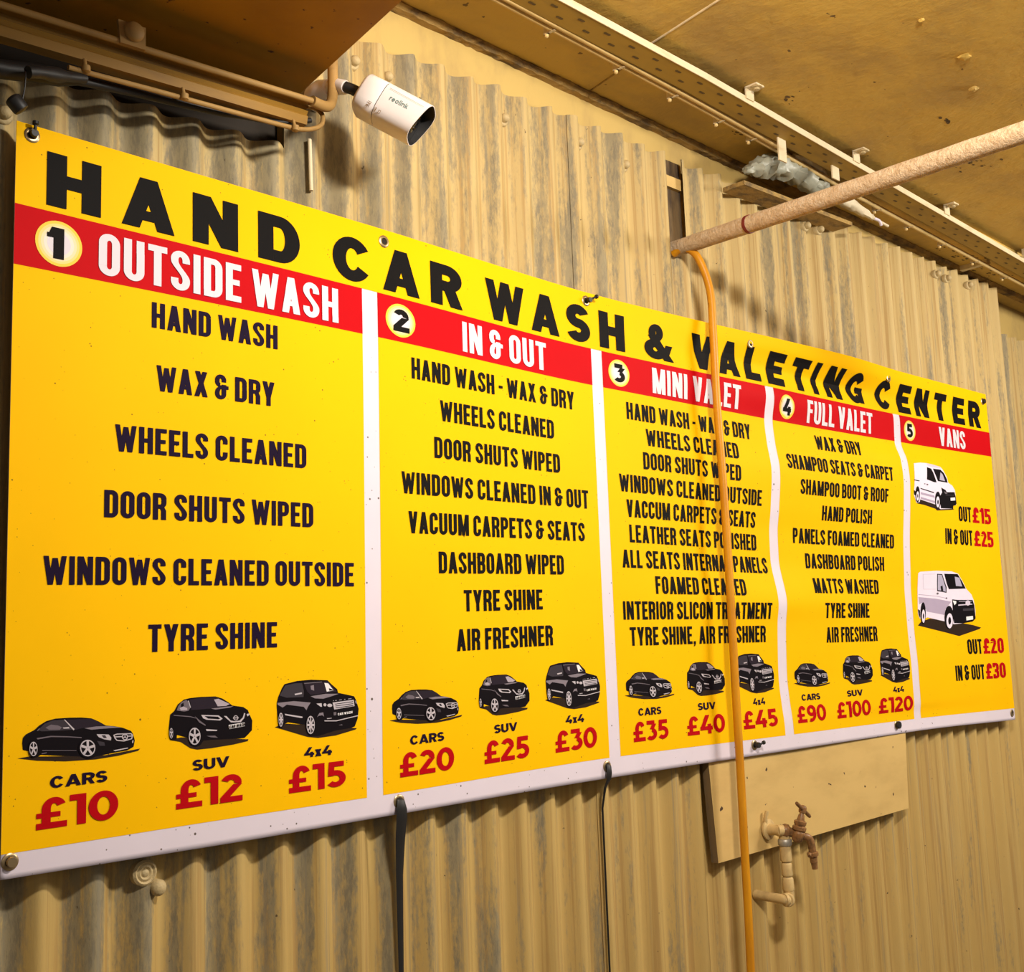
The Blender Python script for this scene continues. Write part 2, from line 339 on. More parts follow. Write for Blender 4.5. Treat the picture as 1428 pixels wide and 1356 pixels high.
def glyph(F, ch):
    t, h, q = F.t, F.h, F.q
    if ch in F.W: W = F.W[ch]
    elif ch in '0123459\u00a3': W = DW[ch] if F.r else DWN[ch]
    else: W = .4
    d = t*1.04 if not F.r else t*1.05
    g = []
    if ch == 'A':
        g = diag(0, 0, (W-d)/2, 1, d)+diag(W-d, 0, (W-d)/2, 1, d); y = .165 if F.r else .20
        k = (W-d)/2; g += bar(k*y+d*.6, W-k*y-d*.6, y, y+h*(.78 if F.r else .85))
    elif ch == 'B': g = bar(0, t, 0, 1)+bowl(F, t, W-.015, .5-h*.45, 1, .2)+bowl(F, t, W, 0, .5+h*.45, .2)
    elif ch == 'C':
        if F.r: g = arc(W/2, .5, W/2, .5, t, h, 33, 327)
        else: g = arc(W/2, 1-q, W/2, q, t, h, 0, 180)+arc(W/2, q, W/2, q, t, h, 180, 360)+bar(0, t, q, 1-q)+bar(W-t, W, .66, 1-q)+bar(W-t, W, q, .34)
    elif ch == 'D':
        g = bar(0, t, 0, 1)+bowl(F, t, W, 0, 1, F.q if not F.r else .5)
    elif ch == 'E': g = bar(0, t, 0, 1)+bar(t, W, 0, h)+bar(t, W, 1-h, 1)+bar(t, W-.04, .5-h*.42, .5+h*.52)
    elif ch == 'F': g = bar(0, t, 0, 1)+bar(t, W, 1-h, 1)+bar(t, W-.04, .45, .45+h)
    elif ch == 'G':
        if F.r: g = arc(W/2, .5, W/2, .5, t, h, 38, 318)+bar(W*.55, W, .36, .36+h*.85)+bar(W-t*.85, W, .03, .45)
        else: g = arc(W/2, 1-q, W/2, q, t, h, 0, 180)+arc(W/2, q, W/2, q, t, h, 180, 360)+bar(0, t, q, 1-q)+bar(W-t, W, .68, 1-q)+bar(W-t, W, q, .52)+bar(W*.52, W-t, .40, .52)
    elif ch == 'H': g = bar(0, t, 0, 1)+bar(W-t, W, 0, 1)+bar(t, W-t, .5-h/2, .5+h/2)
    elif ch == 'I': g = bar(0, W, 0, 1)
    elif ch == 'K': g = bar(0, t, 0, 1)+diag(t*.7, .38, W-d*1.05, 1, d)+diag(W-d, 0, t*1.15, .62, d)
    elif ch == 'L': g = bar(0, t, 0, 1)+bar(t, W, 0, h)
    elif ch == 'M': g = bar(0, t, 0, 1)+bar(W-t, W, 0, 1)+diag((W-t*.9)/2, 0, t*.25, 1, t*.9)+diag((W-t*.9)/2, 0, W-t*1.15, 1, t*.9)
    elif ch == 'N': g = bar(0, t*.95, 0, 1)+bar(W-t*.95, W, 0, 1)+diag(W-t*1.05, 0, 0, 1, t*1.08)
    elif ch in 'O0':
        if F.r: g = arc(W/2, .5, W/2, .5, t, h, 0, 360, 32)
        else: g = arc(W/2, 1-q, W/2, q, t, h, 0, 180)+arc(W/2, q, W/2, q, t, h, 180, 360)+bar(0, t, q, 1-q)+bar(W-t, W, q, 1-q)
    elif ch == 'P': g = bar(0, t, 0, 1)+bowl(F, t, W, .40, 1, .22 if not F.r else None)
    elif ch == 'R':
        g = bar(0, t, 0, 1)+bowl(F, t, W, .42 if not F.r else .36, 1, .22 if not F.r else None)
        if F.r: g += diag(W-t*1.02, 0, W*.40, .42, t*1.05)
        else: g += bar(W-t-.012, W-.012, .03, .36)+diag(W-t-.012, .34, W*.44, .50, t)+diag(W-t, 0, W-t-.012, .03, t)
    elif ch == 'S': g = scurve(F, W)
    elif ch == 'T': g = bar(0, W, 1-h, 1)+bar((W-t)/2, (W+t)/2, 0, 1-h)
    elif ch == 'U':
        qq = min(.42, W/2) if F.r else q
        g = arc(W/2, qq, W/2, qq, t, h, 180, 360)+bar(0, t, qq, 1)+bar(W-t, W, qq, 1)
    elif ch == 'V': g = diag((W-d)/2, 0, 0, 1, d)+diag((W-d)/2, 0, W-d, 1, d)
    elif ch == 'W':
        e = d*.86; a = (W-e)*.25
        g = diag(a, 0, 0, 1, e)+diag(a, 0, (W-e)/2, 1 if F.r else .93, e)+diag(W-e-a, 0, (W-e)/2, 1 if F.r else .93, e)+diag(W-e-a, 0, W-e, 1, e)
    elif ch == 'X': g = diag(0, 0, W-d-.02, 1, d)+diag(W-d, 0, .02, 1, d)
    elif ch == 'x': g = diag(0, 0, W-d*1.05, .72, d*1.05)+diag(W-d*1.05, 0, 0, .72, d*1.05)
    elif ch == 'Y': g = bar((W-t)/2, (W+t)/2, 0, .42)+diag((W-d)/2, .36, 0, 1, d)+diag((W-d)/2, .36, W-d, 1, d)
    elif ch == '&':
        if F.r:
            W = .98
            g = arc(.42, .755, .255, .245, t*.82, h*.78, 0, 360, 24)+arc(.39, .285, .39, .285, t, h*.9, 100, 345)+diag(.68, 0, .14, .66, t*1.12)
            g += diag(.60, .12, .77, .46, t*.78)
            g += arc(.39, .285, .39, .285, t, h*.9, 60, 115)
        else:
            W = .50
            g = arc(.215, .78, .215, .22, t, h, 0, 180)+bar(0, t, .66, .78)+bar(.43-t, .43, .70, .78)+arc(.215, .70, .215, .21, t, h, 180, 262)
            g += arc(.215, .25, .215, .27, t, h, 98, 180)+bar(0, t, .22, .25)+arc(.215, .22, .215, .22, t, h, 180, 360)+bar(.43-t, .43, .22, .60)
            g += bar(.15, .52, .42, .42+h*.9)
    elif ch == '1':
        g = bar(W-t*1.03, W, 0, 1)
        if F is DISCF: g += diag(.0, .66, W-t*1.2, 1, t*1.15)+bar(.0, W-t, .66, .80)
        elif F.r: g += bar(0, W-t, 1-h, 1)
        else: g += bar(0, W-t, .74, .74+h*.8)+diag(W-t-.10, .80, W-t, 1, .1)
    elif ch == '2':
        ry = .31 if F.r else q
        g = arc(W/2-.01, 1-ry, W/2-.02, ry, t, h, -12, 158)+bar(0, W, 0, h)
        if F.r: g += diag(0, h*.95, W-t*1.32, 1-ry-.06, t*1.28)
        else: g += bar(W-t-.03, W-.03, .62, 1-ry)+diag(0, h*.9, W-t-.04, .63, t*1.05)+bar(0, t, 1-ry-.06, 1-ry)
    elif ch == '3':
        if F.r:
            g = bar(.05, W-.14, 1-h, 1)+diag(W*.33, .56, W*.58, 1-h*.9, t*1.2)+arc(W/2-.03, .315, W/2+.03, .315, t, h, -140, 78)
        else: g = bowl(F, W*.30, W, .5-h*.4, 1, .2)+bowl(F, W*.30, W, 0, .5+h*.4, .2)+bar(0, W*.3, 1-h, 1)+bar(0, W*.3, 0, h)+bar(0, t, .72, 1)+bar(0, t, 0, .28)
    elif ch == '4':
        g = bar(0, W, .20, .20+h)+bar(W*.60, W*.60+t, 0, .52)+diag(0, .30, W*.46, 1, t*1.22)
    elif ch == '5':
        if F.r: g = bar(.10, W-.07, 1-h, 1)+diag(.06, .44, .10, 1, t*.95)+arc(W/2-.02, .33, W/2+.02, .33, t, h, -142, 100)+bar(.12, W*.5, .66-h, .66)
        else: g = bar(0, W-.03, 1-h, 1)+bar(0, t, .45, 1)+bowl(F, W*.2, W, 0, .66, .22)+bar(0, W*.3, 0, h)+bar(0, t, 0, .26)
    elif ch == '9':
        g = arc(W/2, .67, W/2, .33, t, h, 0, 360, 26)+arc(W/2-.08, .50, W/2+.08, .50, t, h, 8, -112)
    elif ch == '\u00a3':
        g = bar(0, W, 0, h)+bar(0, W*.78, .36, .36+h*.82)+bar(W*.17, W*.17+t, h*.6, .66 if F.r else .74)
        rx = W*.40; ry = .36 if F.r else .26
        g += arc(W*.17+rx, 1-ry, rx, ry, t, h, 22 if F.r else 0, 180)
        if not F.r: g += bar(W*.17+2*rx-t, W*.17+2*rx, .66, .74)
    elif ch == '-': W = .24; g = bar(0, W, .38, .38+h*.9)
    elif ch == ',': W = t; g = bar(0, t, 0, h)+diag(0, -.13, t*.35, 0, t*.55)
    elif ch == "'": W = t; g = bar(0, t, .7, 1)
    return W, g
def layout(F, text):
    x = 0.; out = []
    for ch in text:
        if ch == ' ': x += F.space; continue
        W, g = glyph(F, ch); out += [[(px+x, py) for px, py in qd] for qd in g]; x += W+F.gap
    return x-F.gap, out
# lower case set of the small camera logo
def small_word(word):
    t = .16; x = 0; out = []
    for ch in word:
        if ch == 'r': W = .36; g = bar(0, t, 0, .72)+arc(.30, .42, .30, .30, t, t, 60, 180)
        elif ch == 'e': W = .62; g = arc(.31, .36, .31, .36, t, t, 0, 310)+bar(.1, .60, .30, .42)
        elif ch == 'o': W = .66; g = arc(.33, .36, .33, .36, t, t, 0, 360)
        elif ch == 'l': W = t; g = bar(0, t, 0, 1)
        elif ch == 'i': W = t; g = bar(0, t, 0, .72)+bar(0, t, .84, 1)
        elif ch == 'n': W = .60; g = bar(0, t, 0, .72)+arc(.30, .42, .30, .30, t, t, 0, 180)+bar(.44, .60, 0, .42)
        elif ch == 'k': W = .56; g = bar(0, t, 0, 1)+diag(t*.5, .25, .36, .72, t)+diag(.38, 0, .14, .42, t)
        out += [[(px+x, py) for px, py in q] for q in g]; x += W+.12
    return x-.12, out
# ------------------------------------------------------------------ how the banner hangs: sag and ripples
UK=[0,.45,.9,1.77,2.7,3.63,4.52]
VK=[0,.046,1.197,1.3245,1.5]
DV=[[0,0,.005,.017,.018,.016,.001],[0,.006,.010,.028,.0235,.0175,.006],[0,-.002,-.0055,-.021,-.0215,-.011,.005],
    [0,-.007,-.0155,-.035,-.032,-.0235,-.0095],[0,-.009,-.018,-.036,-.033,-.021,-.003]]
def slopes(xs,ys):
    n=len(xs);m=[0]*n
    d=[(ys[i+1]-ys[i])/(xs[i+1]-xs[i]) for i in range(n-1)]
    m[0]=d[0];m[-1]=d[-1]
    for i in range(1,n-1):
        m[i]=0 if d[i-1]*d[i]<=0 else 2*d[i-1]*d[i]/(d[i-1]+d[i])
    return m
_c={}
def ip(xs,ys,x,key):
    m=_c.get(key)
    if m is None: m=_c[key]=slopes(xs,ys)
    if x<=xs[0]: return ys[0]
    if x>=xs[-1]: return ys[-1]
    i=0
    while x>xs[i+1]: i+=1
    h=xs[i+1]-xs[i];t=(x-xs[i])/h;t2=t*t;t3=t2*t
    return (2*t3-3*t2+1)*ys[i]+(t3-2*t2+t)*h*m[i]+(-2*t3+3*t2)*ys[i+1]+(t3-t2)*h*m[i+1]
V3=[.0,.075,.155,.236,.344,.433,.51,.67,.763,.865,1.004,1.106,1.186,1.291,1.345,1.39,1.43,1.46,1.5]
P3=[.003,.002,-.005,-.010,-.006,0,.010,-.012,-.010,.004,.017,.005,0,.014,.008,.001,.014,.029,.040]
V4=[.0,.069,.111,.258,.403,.551,.646,.766,.921,1.038,1.112,1.195,1.304,1.345,1.39,1.43,1.46,1.5]
P4=[-.008,-.011,-.006,-.005,-.009,-.009,-.004,.003,.018,.026,.021,0,.003,-.004,-.011,.003,.017,.028]
VT=[1.30,1.345,1.39,1.43,1.46,1.5]
PT=[.0,-.001,-.007,.003,.013,.020]
def prof(k,v):
    if k==0: return 0.0
    if k==1: return ip([0,.06,.31,.63,1.3,1.5],[-.010,-.010,-.006,0,.008,.008],v,'a')
    if k==2: return 0.0
    if k==3: return .45*ip(V3,P3,v,'3')
    if k==4: return ip(V3,P3,v,'3')
    if k==5: return .5*ip(V3,P3,v,'3')+.5*ip(V4,P4,v,'4')+ip(VT,PT,v,'t')
    if k==6: return ip(V4,P4,v,'4')
    if k==7: return .5*ip(V4,P4,v,'4')
    return 0.0
DU=[0,.893,1.766,2.3,2.682,3.15,3.625,4.1,4.52]
def bdv(u,v):
    return ip(VK,[ip(UK,DV[i],u,('v',i)) for i in range(5)],v,('w',round(u,4)))
def bpos(u,v,off=0.0):
    return (u,-bdepth(u,v)-off,1.2+v+bdv(u,v))
# printed vehicle pictures: (ink, outline) in thousandths of the picture box
VEH={
 'car':[
  ('S',[-36,171,53,187,400,98,722,27,1051,102,1034,51,847,-19,641,-48,369,-15,129,71]),
  ('K',[0,517,5,641,27,709,98,797,139,894,200,986,277,1027,394,1022,506,1002,595,962,661,870,727,755,802,722,886,661,963,564,982,481,1000,319,989,164,931,90,788,64,640,18,592,-22,552,-22,495,60,159,199,121,147,83,158,52,314,7,358]),
  ('d',[128,784,185,926,254,989,351,984,395,877,428,724,279,732,163,750]),
  ('m',[193,828,239,892,301,856,333,805,317,751,224,773]),
  ('W',[371,980,603,949,723,756,637,761,531,746,444,713,395,888]),
  ('g',[351,984,360,982,445,735,437,704]),
  ('g',[341,797,396,797,400,761,349,769]),
  ('m',[121,781,140,830,146,814,126,763]),
  ('h',[532,736,637,754,769,734,869,670,802,677,678,685,596,683]),
  ('m',[118,602,241,624,397,573,509,523,509,501,397,550,241,596,126,568]),
  ('d',[647,400,713,349,721,259,672,272]),
  ('g',[642,562,687,550,753,527,778,443,774,377,712,420,663,484]),
  ('d',[687,522,720,520,737,443,708,450]),
  ('g',[795,505,828,530,963,508,981,459,972,359,896,319,829,352,808,413]),
  ('K',[807,491,832,507,959,486,970,450,964,377,896,346,833,373,818,422]),
  ('g',[810,466,970,448,970,425,812,439]),
  ('g',[933,421,930,387,922,361,911,349,898,352,887,371,878,401,875,436,878,470,886,496,897,508,910,505,922,487,930,457]),
  ('K',[925,423,923,399,917,380,909,371,900,373,891,387,886,408,884,434,885,458,891,477,899,486,909,484,917,471,923,449]),
  ('g',[901,496,906,495,909,421,899,423]),
  ('g',[884,393,881,408,901,438,906,419]),
  ('g',[926,392,923,379,903,420,908,437]),
  ('g',[796,128,931,158,935,139,813,101]),
  ('m',[159,231,204,244,205,224,166,214]),
  ('m',[166,307,462,221,462,208,166,290]),
  ('g',[971,315,983,334,983,267,973,254]),
  ('K',[647,224,643,149,631,84,613,35,589,7,564,3,538,22,514,64,496,123,483,194,479,270,483,345,494,409,512,459,535,487,561,493,587,474,611,433,630,374,642,302]),
  ('g',[631,229,628,167,619,114,604,74,584,50,563,47,542,63,523,97,508,145,498,204,494,266,497,327,506,380,521,421,540,444,561,448,583,433,602,399,617,351,628,292]),
  ('K',[622,231,619,178,611,132,598,98,581,78,563,75,545,89,528,118,515,159,507,210,503,264,506,316,514,362,527,396,543,417,561,420,580,407,596,378,610,336,618,286]),
  ('g',[550,428,572,422,572,256,553,261]),
  ('g',[616,318,624,255,569,222,563,277]),
  ('g',[608,110,590,77,557,224,572,252]),
  ('g',[536,92,518,135,552,258,568,221]),
  ('g',[501,288,508,348,562,278,556,226]),
  ('K',[133,344,131,281,126,225,117,182,105,156,92,150,80,163,68,196,58,244,52,303,50,367,51,430,57,486,66,529,77,555,90,562,103,548,114,516,124,468,130,409]),
  ('g',[125,346,124,294,119,248,112,213,103,192,92,187,82,198,72,225,64,264,59,312,57,365,58,416,63,462,70,498,80,519,90,525,101,514,110,487,118,447,123,399]),
  ('K',[120,347,119,303,115,263,109,233,101,215,92,210,83,220,75,243,68,277,64,318,62,363,63,408,67,447,73,478,81,496,90,501,99,491,108,469,114,435,119,393]),
  ('g',[85,507,96,504,96,363,86,366]),
  ('g',[118,420,121,367,94,335,91,381]),
  ('g',[114,244,105,215,88,335,96,361]),
  ('g',[79,222,70,257,86,363,94,333]),
  ('g',[61,384,64,435,91,381,88,337]),
 ],
 'suv':[
  ('S',[8,234,137,263,953,95,944,59,766,21,491,-6,330,-4,251,35,137,177]),
  ('K',[0,363,-2,449,14,718,61,783,99,900,169,986,239,1006,362,1014,543,1003,625,953,699,870,750,797,811,777,886,750,943,683,966,589,1000,464,996,269,953,200,906,132,840,128,673,140,491,154,401,155,366,73,304,41,242,95,220,242,93,320,89,235,42,221,12,248]),
  ('W',[239,977,398,995,543,985,607,941,731,822,671,792,561,798,489,770,257,771]),
  ('l',[525,943,579,951,717,831,671,799,570,804]),
  ('m',[87,787,104,864,143,945,195,975,221,943,244,817,222,762,169,754]),
  ('l',[121,825,160,856,208,814,209,778,134,780]),
  ('K',[134,896,164,928,169,855,134,838]),
  ('g',[217,958,226,957,250,823,243,814]),
  ('h',[489,770,671,784,764,783,718,759,543,743]),
  ('m',[48,706,240,655,328,602,328,590,240,638,53,690]),
  ('g',[372,661,580,623,630,552,599,520,435,558,395,592]),
  ('K',[410,634,571,600,600,557,580,546,453,577]),
  ('g',[644,602,676,598,727,502,774,480,774,458,732,464]),
  ('g',[774,480,839,486,877,541,895,629,909,619,894,524,853,454,774,458]),
  ('g',[820,541,817,520,809,503,797,495,784,497,772,509,764,527,761,549,764,571,772,587,784,595,797,593,809,582,817,563]),
  ('K',[812,542,810,527,804,515,795,509,786,510,777,519,771,532,769,548,771,564,777,575,786,581,795,580,804,572,810,558]),
  ('g',[755,555,826,551,826,534,755,538]),
  ('w',[702,416,903,440,903,365,709,334]),
  ('g',[427,376,563,341,558,320,436,338]),
  ('m',[436,243,536,232,572,185,491,206]),
  ('g',[924,602,957,613,962,582,933,556]),
  ('m',[293,650,364,539,427,456,418,443,346,519]),
  ('K',[374,246,370,187,359,136,341,96,319,73,295,68,270,81,248,112,231,157,219,212,215,272,219,330,230,381,247,421,269,445,293,450,318,437,340,407,358,362,370,306]),
  ('g',[363,248,360,197,350,152,335,118,316,97,295,93,273,104,254,131,239,170,229,218,226,270,229,321,238,365,253,400,272,421,293,425,315,414,334,387,350,348,360,300]),
  ('K',[354,249,351,206,342,167,329,137,313,120,295,116,276,126,260,149,247,183,238,224,235,268,238,312,246,351,259,380,275,398,294,402,312,392,329,369,342,336,350,294]),
  ('g',[283,408,305,405,304,266,284,270]),
  ('g',[349,321,356,269,301,239,295,284]),
  ('g',[339,148,321,120,289,239,304,264]),
  ('g',[268,129,250,163,284,267,300,237]),
  ('g',[233,289,239,339,293,284,288,241]),
  ('K',[45,356,44,322,41,292,36,269,30,254,23,250,16,257,10,273,5,298,1,329,0,363,1,397,4,427,9,451,15,465,22,470,29,463,35,447,41,421,44,390]),
  ('g',[43,357,42,326,39,298,35,277,29,264,23,260,17,266,11,281,6,304,3,332,2,363,3,394,6,421,10,442,16,456,22,460,28,454,34,439,39,416,42,388]),
  ('K',[40,357,39,331,37,307,33,289,28,277,23,274,17,279,12,292,8,312,6,336,5,363,6,389,8,412,12,431,17,442,22,446,28,441,33,428,37,408,39,384]),
  ('g',[19,449,25,448,25,365,20,366]),
  ('g',[39,400,41,369,25,348,23,375]),
  ('g',[36,296,31,278,21,347,25,363]),
  ('g',[15,280,9,300,20,364,24,347]),
  ('g',[4,375,6,405,22,375,21,349]),
 ],
 'jeep':[
  ('S',[-22,239,116,280,976,85,958,62,709,-7,493,-18,365,18,116,161]),
  ('K',[0,639,18,745,63,895,92,959,241,1000,409,1007,607,980,650,914,729,807,738,744,844,702,942,660,969,582,1000,427,986,253,949,120,895,96,709,79,493,12,399,19,357,80,340,227,132,302,91,272,67,215,26,221,10,365]),
  ('d',[34,767,100,934,216,960,299,958,320,810,315,714,116,722]),
  ('W',[320,950,538,949,607,962,698,810,725,764,572,755,400,741,358,807]),
  ('w',[568,934,616,924,681,793,598,777]),
  ('h',[400,900,439,909,443,811,405,833]),
  ('K',[624,836,668,813,676,794,628,792]),
  ('g',[207,779,295,795,295,770,215,754]),
  ('m',[320,956,538,961,538,949,324,941]),
  ('h',[6,645,198,654,400,607,366,538,349,480,315,544,116,603,67,560,10,614]),
  ('g',[91,450,298,377,302,352,282,355,99,425]),
  ('h',[400,717,580,741,746,725,667,695,554,658,451,675]),
  ('g',[468,582,532,581,536,519,519,521]),
  ('g',[592,547,589,534,582,524,573,522,563,527,556,537,554,551,556,564,563,573,573,576,582,571,589,561]),
  ('g',[663,529,659,514,647,505,632,503,616,509,605,521,601,536,605,550,616,560,632,562,648,556,659,544]),
  ('g',[667,578,933,598,944,484,688,452]),
  ('K',[697,552,924,572,924,559,699,540]),
  ('K',[700,518,927,536,927,524,702,506]),
  ('K',[703,485,929,502,929,489,705,472]),
  ('g',[671,605,683,606,683,613,671,612]),
  ('g',[698,607,720,608,720,615,698,614]),
  ('g',[746,609,781,611,781,619,746,616]),
  ('g',[812,614,826,615,826,623,812,621]),
  ('g',[861,617,902,620,902,628,861,625]),
  ('h',[947,584,965,570,978,518,955,533]),
  ('g',[562,277,710,258,986,315,988,299,710,242,566,260]),
  ('h',[472,343,502,413,549,419,558,345,536,372,493,365]),
  ('m',[736,168,780,180,789,160]),
  ('g',[592,310,653,310,653,301,597,297]),
  ('m',[675,404,710,406,710,350,679,348]),
  ('K',[452,212,449,156,441,106,428,67,412,43,395,37,377,49,361,77,349,119,341,170,338,227,341,283,349,333,362,371,378,395,395,402,413,391,429,363,441,321,450,269]),
  ('g',[444,213,442,164,435,121,424,88,410,68,395,62,380,72,366,96,355,132,348,177,346,226,349,274,356,317,366,350,380,371,395,377,410,367,424,343,435,307,442,262]),
  ('K',[437,214,435,172,429,135,420,107,408,89,395,84,382,93,370,113,361,145,355,183,353,225,355,266,361,303,370,332,382,350,395,355,408,347,420,326,429,295,435,256]),
  ('g',[390,361,400,360,402,227,388,229]),
  ('g',[423,327,430,303,402,209,392,241]),
  ('g',[439,229,439,197,398,197,398,241]),
  ('g',[430,126,423,105,392,198,402,228]),
  ('g',[400,78,390,80,388,212,402,210]),
  ('g',[367,113,360,136,388,230,398,197]),
  ('g',[351,209,351,241,392,242,392,198]),
  ('g',[361,312,368,334,398,241,388,211]),
  ('K',[72,351,71,310,67,274,60,245,52,228,42,222,33,230,25,250,18,280,14,318,12,359,14,400,18,436,25,465,33,483,42,488,52,481,60,461,67,430,71,393]),
  ('g',[69,352,68,315,64,283,58,257,51,241,42,237,34,243,27,261,21,288,17,322,15,359,17,395,21,428,26,453,34,469,42,474,51,467,58,449,64,422,68,389]),
  ('K',[65,352,64,321,61,293,56,271,49,257,42,253,35,259,29,274,24,298,20,326,19,358,20,389,24,417,29,439,35,453,42,457,49,451,56,436,61,413,64,384]),
  ('g',[40,462,45,461,46,361,39,362]),
  ('g',[57,437,61,419,46,347,41,372]),
  ('g',[66,364,66,340,44,338,44,372]),
  ('g',[61,286,57,270,41,339,46,362]),
  ('g',[45,249,40,249,39,349,46,348]),
  ('g',[27,274,23,291,39,363,44,339]),
  ('g',[18,346,18,370,41,372,41,339]),
  ('g',[23,424,27,441,44,371,39,348]),
 ],
 'van1':[
  ('S',[60,105,139,186,476,153,942,66,899,47,522,-9,484,26,233,80,92,91]),
  ('v',[59,950,207,990,354,1001,500,991,677,966,728,902,799,751,822,631,917,578,974,491,983,389,1000,194,987,155,919,138,911,72,603,29,485,117,139,186,129,131,60,105,0,277]),
  ('u',[343,995,500,991,677,966,693,935,488,928,373,948]),
  ('K',[347,911,442,892,478,809,533,602,482,595,306,635]),
  ('K',[483,899,667,902,739,837,794,712,806,629,567,634,523,768]),
  ('b',[657,844,702,803,746,659,611,664]),
  ('K',[634,504,740,461,769,419,960,442,986,342,1000,194,977,154,919,138,911,72,614,49,589,295,654,404]),
  ('m',[697,428,769,409,778,382,725,376]),
  ('d',[735,359,956,376,955,365,740,344]),
  ('w',[853,303,969,326,971,261,855,241]),
  ('K',[145,431,455,379,455,356,149,411]),
  ('K',[13,594,134,588,128,569,17,575]),
  ('m',[236,543,260,546,259,523,234,520]),
  ('m',[289,541,328,537,321,508,287,508]),
  ('x',[148,341,458,306,468,262,157,297]),
  ('x',[148,241,477,189,481,144,148,201]),
  ('K',[611,223,606,165,595,111,579,67,559,39,538,27,517,34,499,59,485,99,476,150,474,207,478,266,489,320,505,363,525,392,547,404,568,398,586,373,600,333,609,282]),
  ('v',[584,184,581,146,574,112,564,85,552,66,539,59,526,64,515,79,506,105,501,137,499,174,502,211,508,245,518,272,530,291,544,298,557,294,568,278,577,253,582,220]),
  ('K',[561,176,560,161,557,146,553,135,548,127,542,124,537,126,532,132,528,143,526,157,525,172,526,188,529,202,533,214,539,222,544,225,550,223,555,216,559,206,561,192]),
  ('K',[128,293,126,240,119,192,109,153,95,127,80,117,66,123,52,146,41,182,34,229,32,281,34,334,41,383,53,422,67,448,82,459,97,452,110,429,120,393,126,346]),
  ('v',[110,255,108,224,104,196,98,173,89,158,80,153,71,156,63,169,56,190,52,217,50,248,52,278,56,306,62,329,71,344,80,350,89,346,97,333,104,312,108,285]),
  ('K',[93,253,92,240,91,229,88,220,85,213,81,211,77,213,74,218,71,226,69,238,69,250,69,262,71,274,74,283,77,289,81,292,84,290,88,285,90,276,92,265]),
  ('K',[0,367,32,344,36,255,5,278]),
 ],
 'van2':[
  ('S',[-19,167,44,227,193,270,497,233,930,169,1083,128,1053,105,668,-2,440,56]),
  ('v',[39,952,74,975,362,1002,620,1002,734,970,802,863,869,736,957,647,987,564,1004,417,994,270,935,224,762,197,584,180,558,233,436,225,146,287,106,270,19,270,-3,339]),
  ('x',[25,592,319,571,577,530,520,466,464,412,440,323,145,375,114,462,79,506,29,479]),
  ('x',[28,636,333,613,511,583,510,575,332,605,28,626]),
  ('u',[112,941,330,954,331,713,116,708]),
  ('v',[126,933,335,945,327,722,126,717]),
  ('K',[358,955,447,954,515,754,508,664,419,680,348,687]),
  ('b',[370,942,439,940,496,753,495,681,420,697,361,705]),
  ('K',[409,760,445,779,455,698,419,684]),
  ('K',[483,960,723,965,792,862,858,741,553,723,518,817]),
  ('b',[668,922,752,907,796,771,681,777]),
  ('K',[596,566,693,559,965,564,989,481,994,270,935,224,762,197,596,198,587,323]),
  ('w',[604,548,666,540,662,504,628,476]),
  ('u',[697,486,954,504,952,490,695,468]),
  ('u',[712,541,947,545,946,538,712,534]),
  ('u',[919,515,913,497,899,482,880,474,860,473,843,481,832,496,829,514,835,532,849,547,868,555,888,556,905,548,916,533]),
  ('d',[774,424,968,435,964,398,771,387]),
  ('w',[820,297,944,311,944,256,819,238]),
  ('m',[370,652,365,642,356,636,345,636,336,642,334,651,338,660,347,666,359,667,367,661]),
  ('m',[512,583,508,575,501,571,492,570,485,575,483,582,487,590,494,594,503,595,510,590]),
  ('K',[592,287,583,232,567,182,545,143,521,117,495,109,472,118,452,143,439,183,433,232,434,287,443,342,459,392,480,431,505,457,530,466,554,458,573,432,587,393,594,343]),
  ('v',[574,233,567,197,556,165,541,140,524,123,506,118,490,124,476,140,466,166,461,198,462,234,468,269,479,302,494,327,511,344,529,350,546,344,560,328,570,302,574,269]),
  ('K',[543,233,540,215,535,199,528,187,520,178,512,176,504,178,498,187,494,199,492,216,492,234,495,251,500,268,507,280,515,289,523,292,531,289,537,280,541,268,543,251]),
  ('K',[123,348,116,297,106,251,93,214,78,191,64,183,52,191,42,215,36,251,34,297,36,348,43,399,53,446,66,482,80,506,94,514,107,506,117,483,123,446,125,400]),
  ('v',[107,305,103,274,97,246,89,224,80,210,71,205,63,210,57,224,53,246,52,274,53,305,57,336,64,364,72,386,81,400,89,405,97,400,103,386,107,364,109,336]),
  ('K',[92,305,90,291,87,279,84,269,80,263,76,261,73,263,70,269,69,279,68,291,69,305,70,318,73,330,77,340,80,346,84,348,88,346,90,340,92,330,92,318]),
  ('K',[1,409,30,392,24,270,6,331]),
 ],
}
_pc = {}
def _profs(v):
    k = round(v, 4); p = _pc.get(k)
    if p is None: p = _pc[k] = [prof(i, v) for i in range(9)]
    return p
def bdepth(u, v):
    return ip(DU, _profs(v), u, ('d', round(v, 4)))

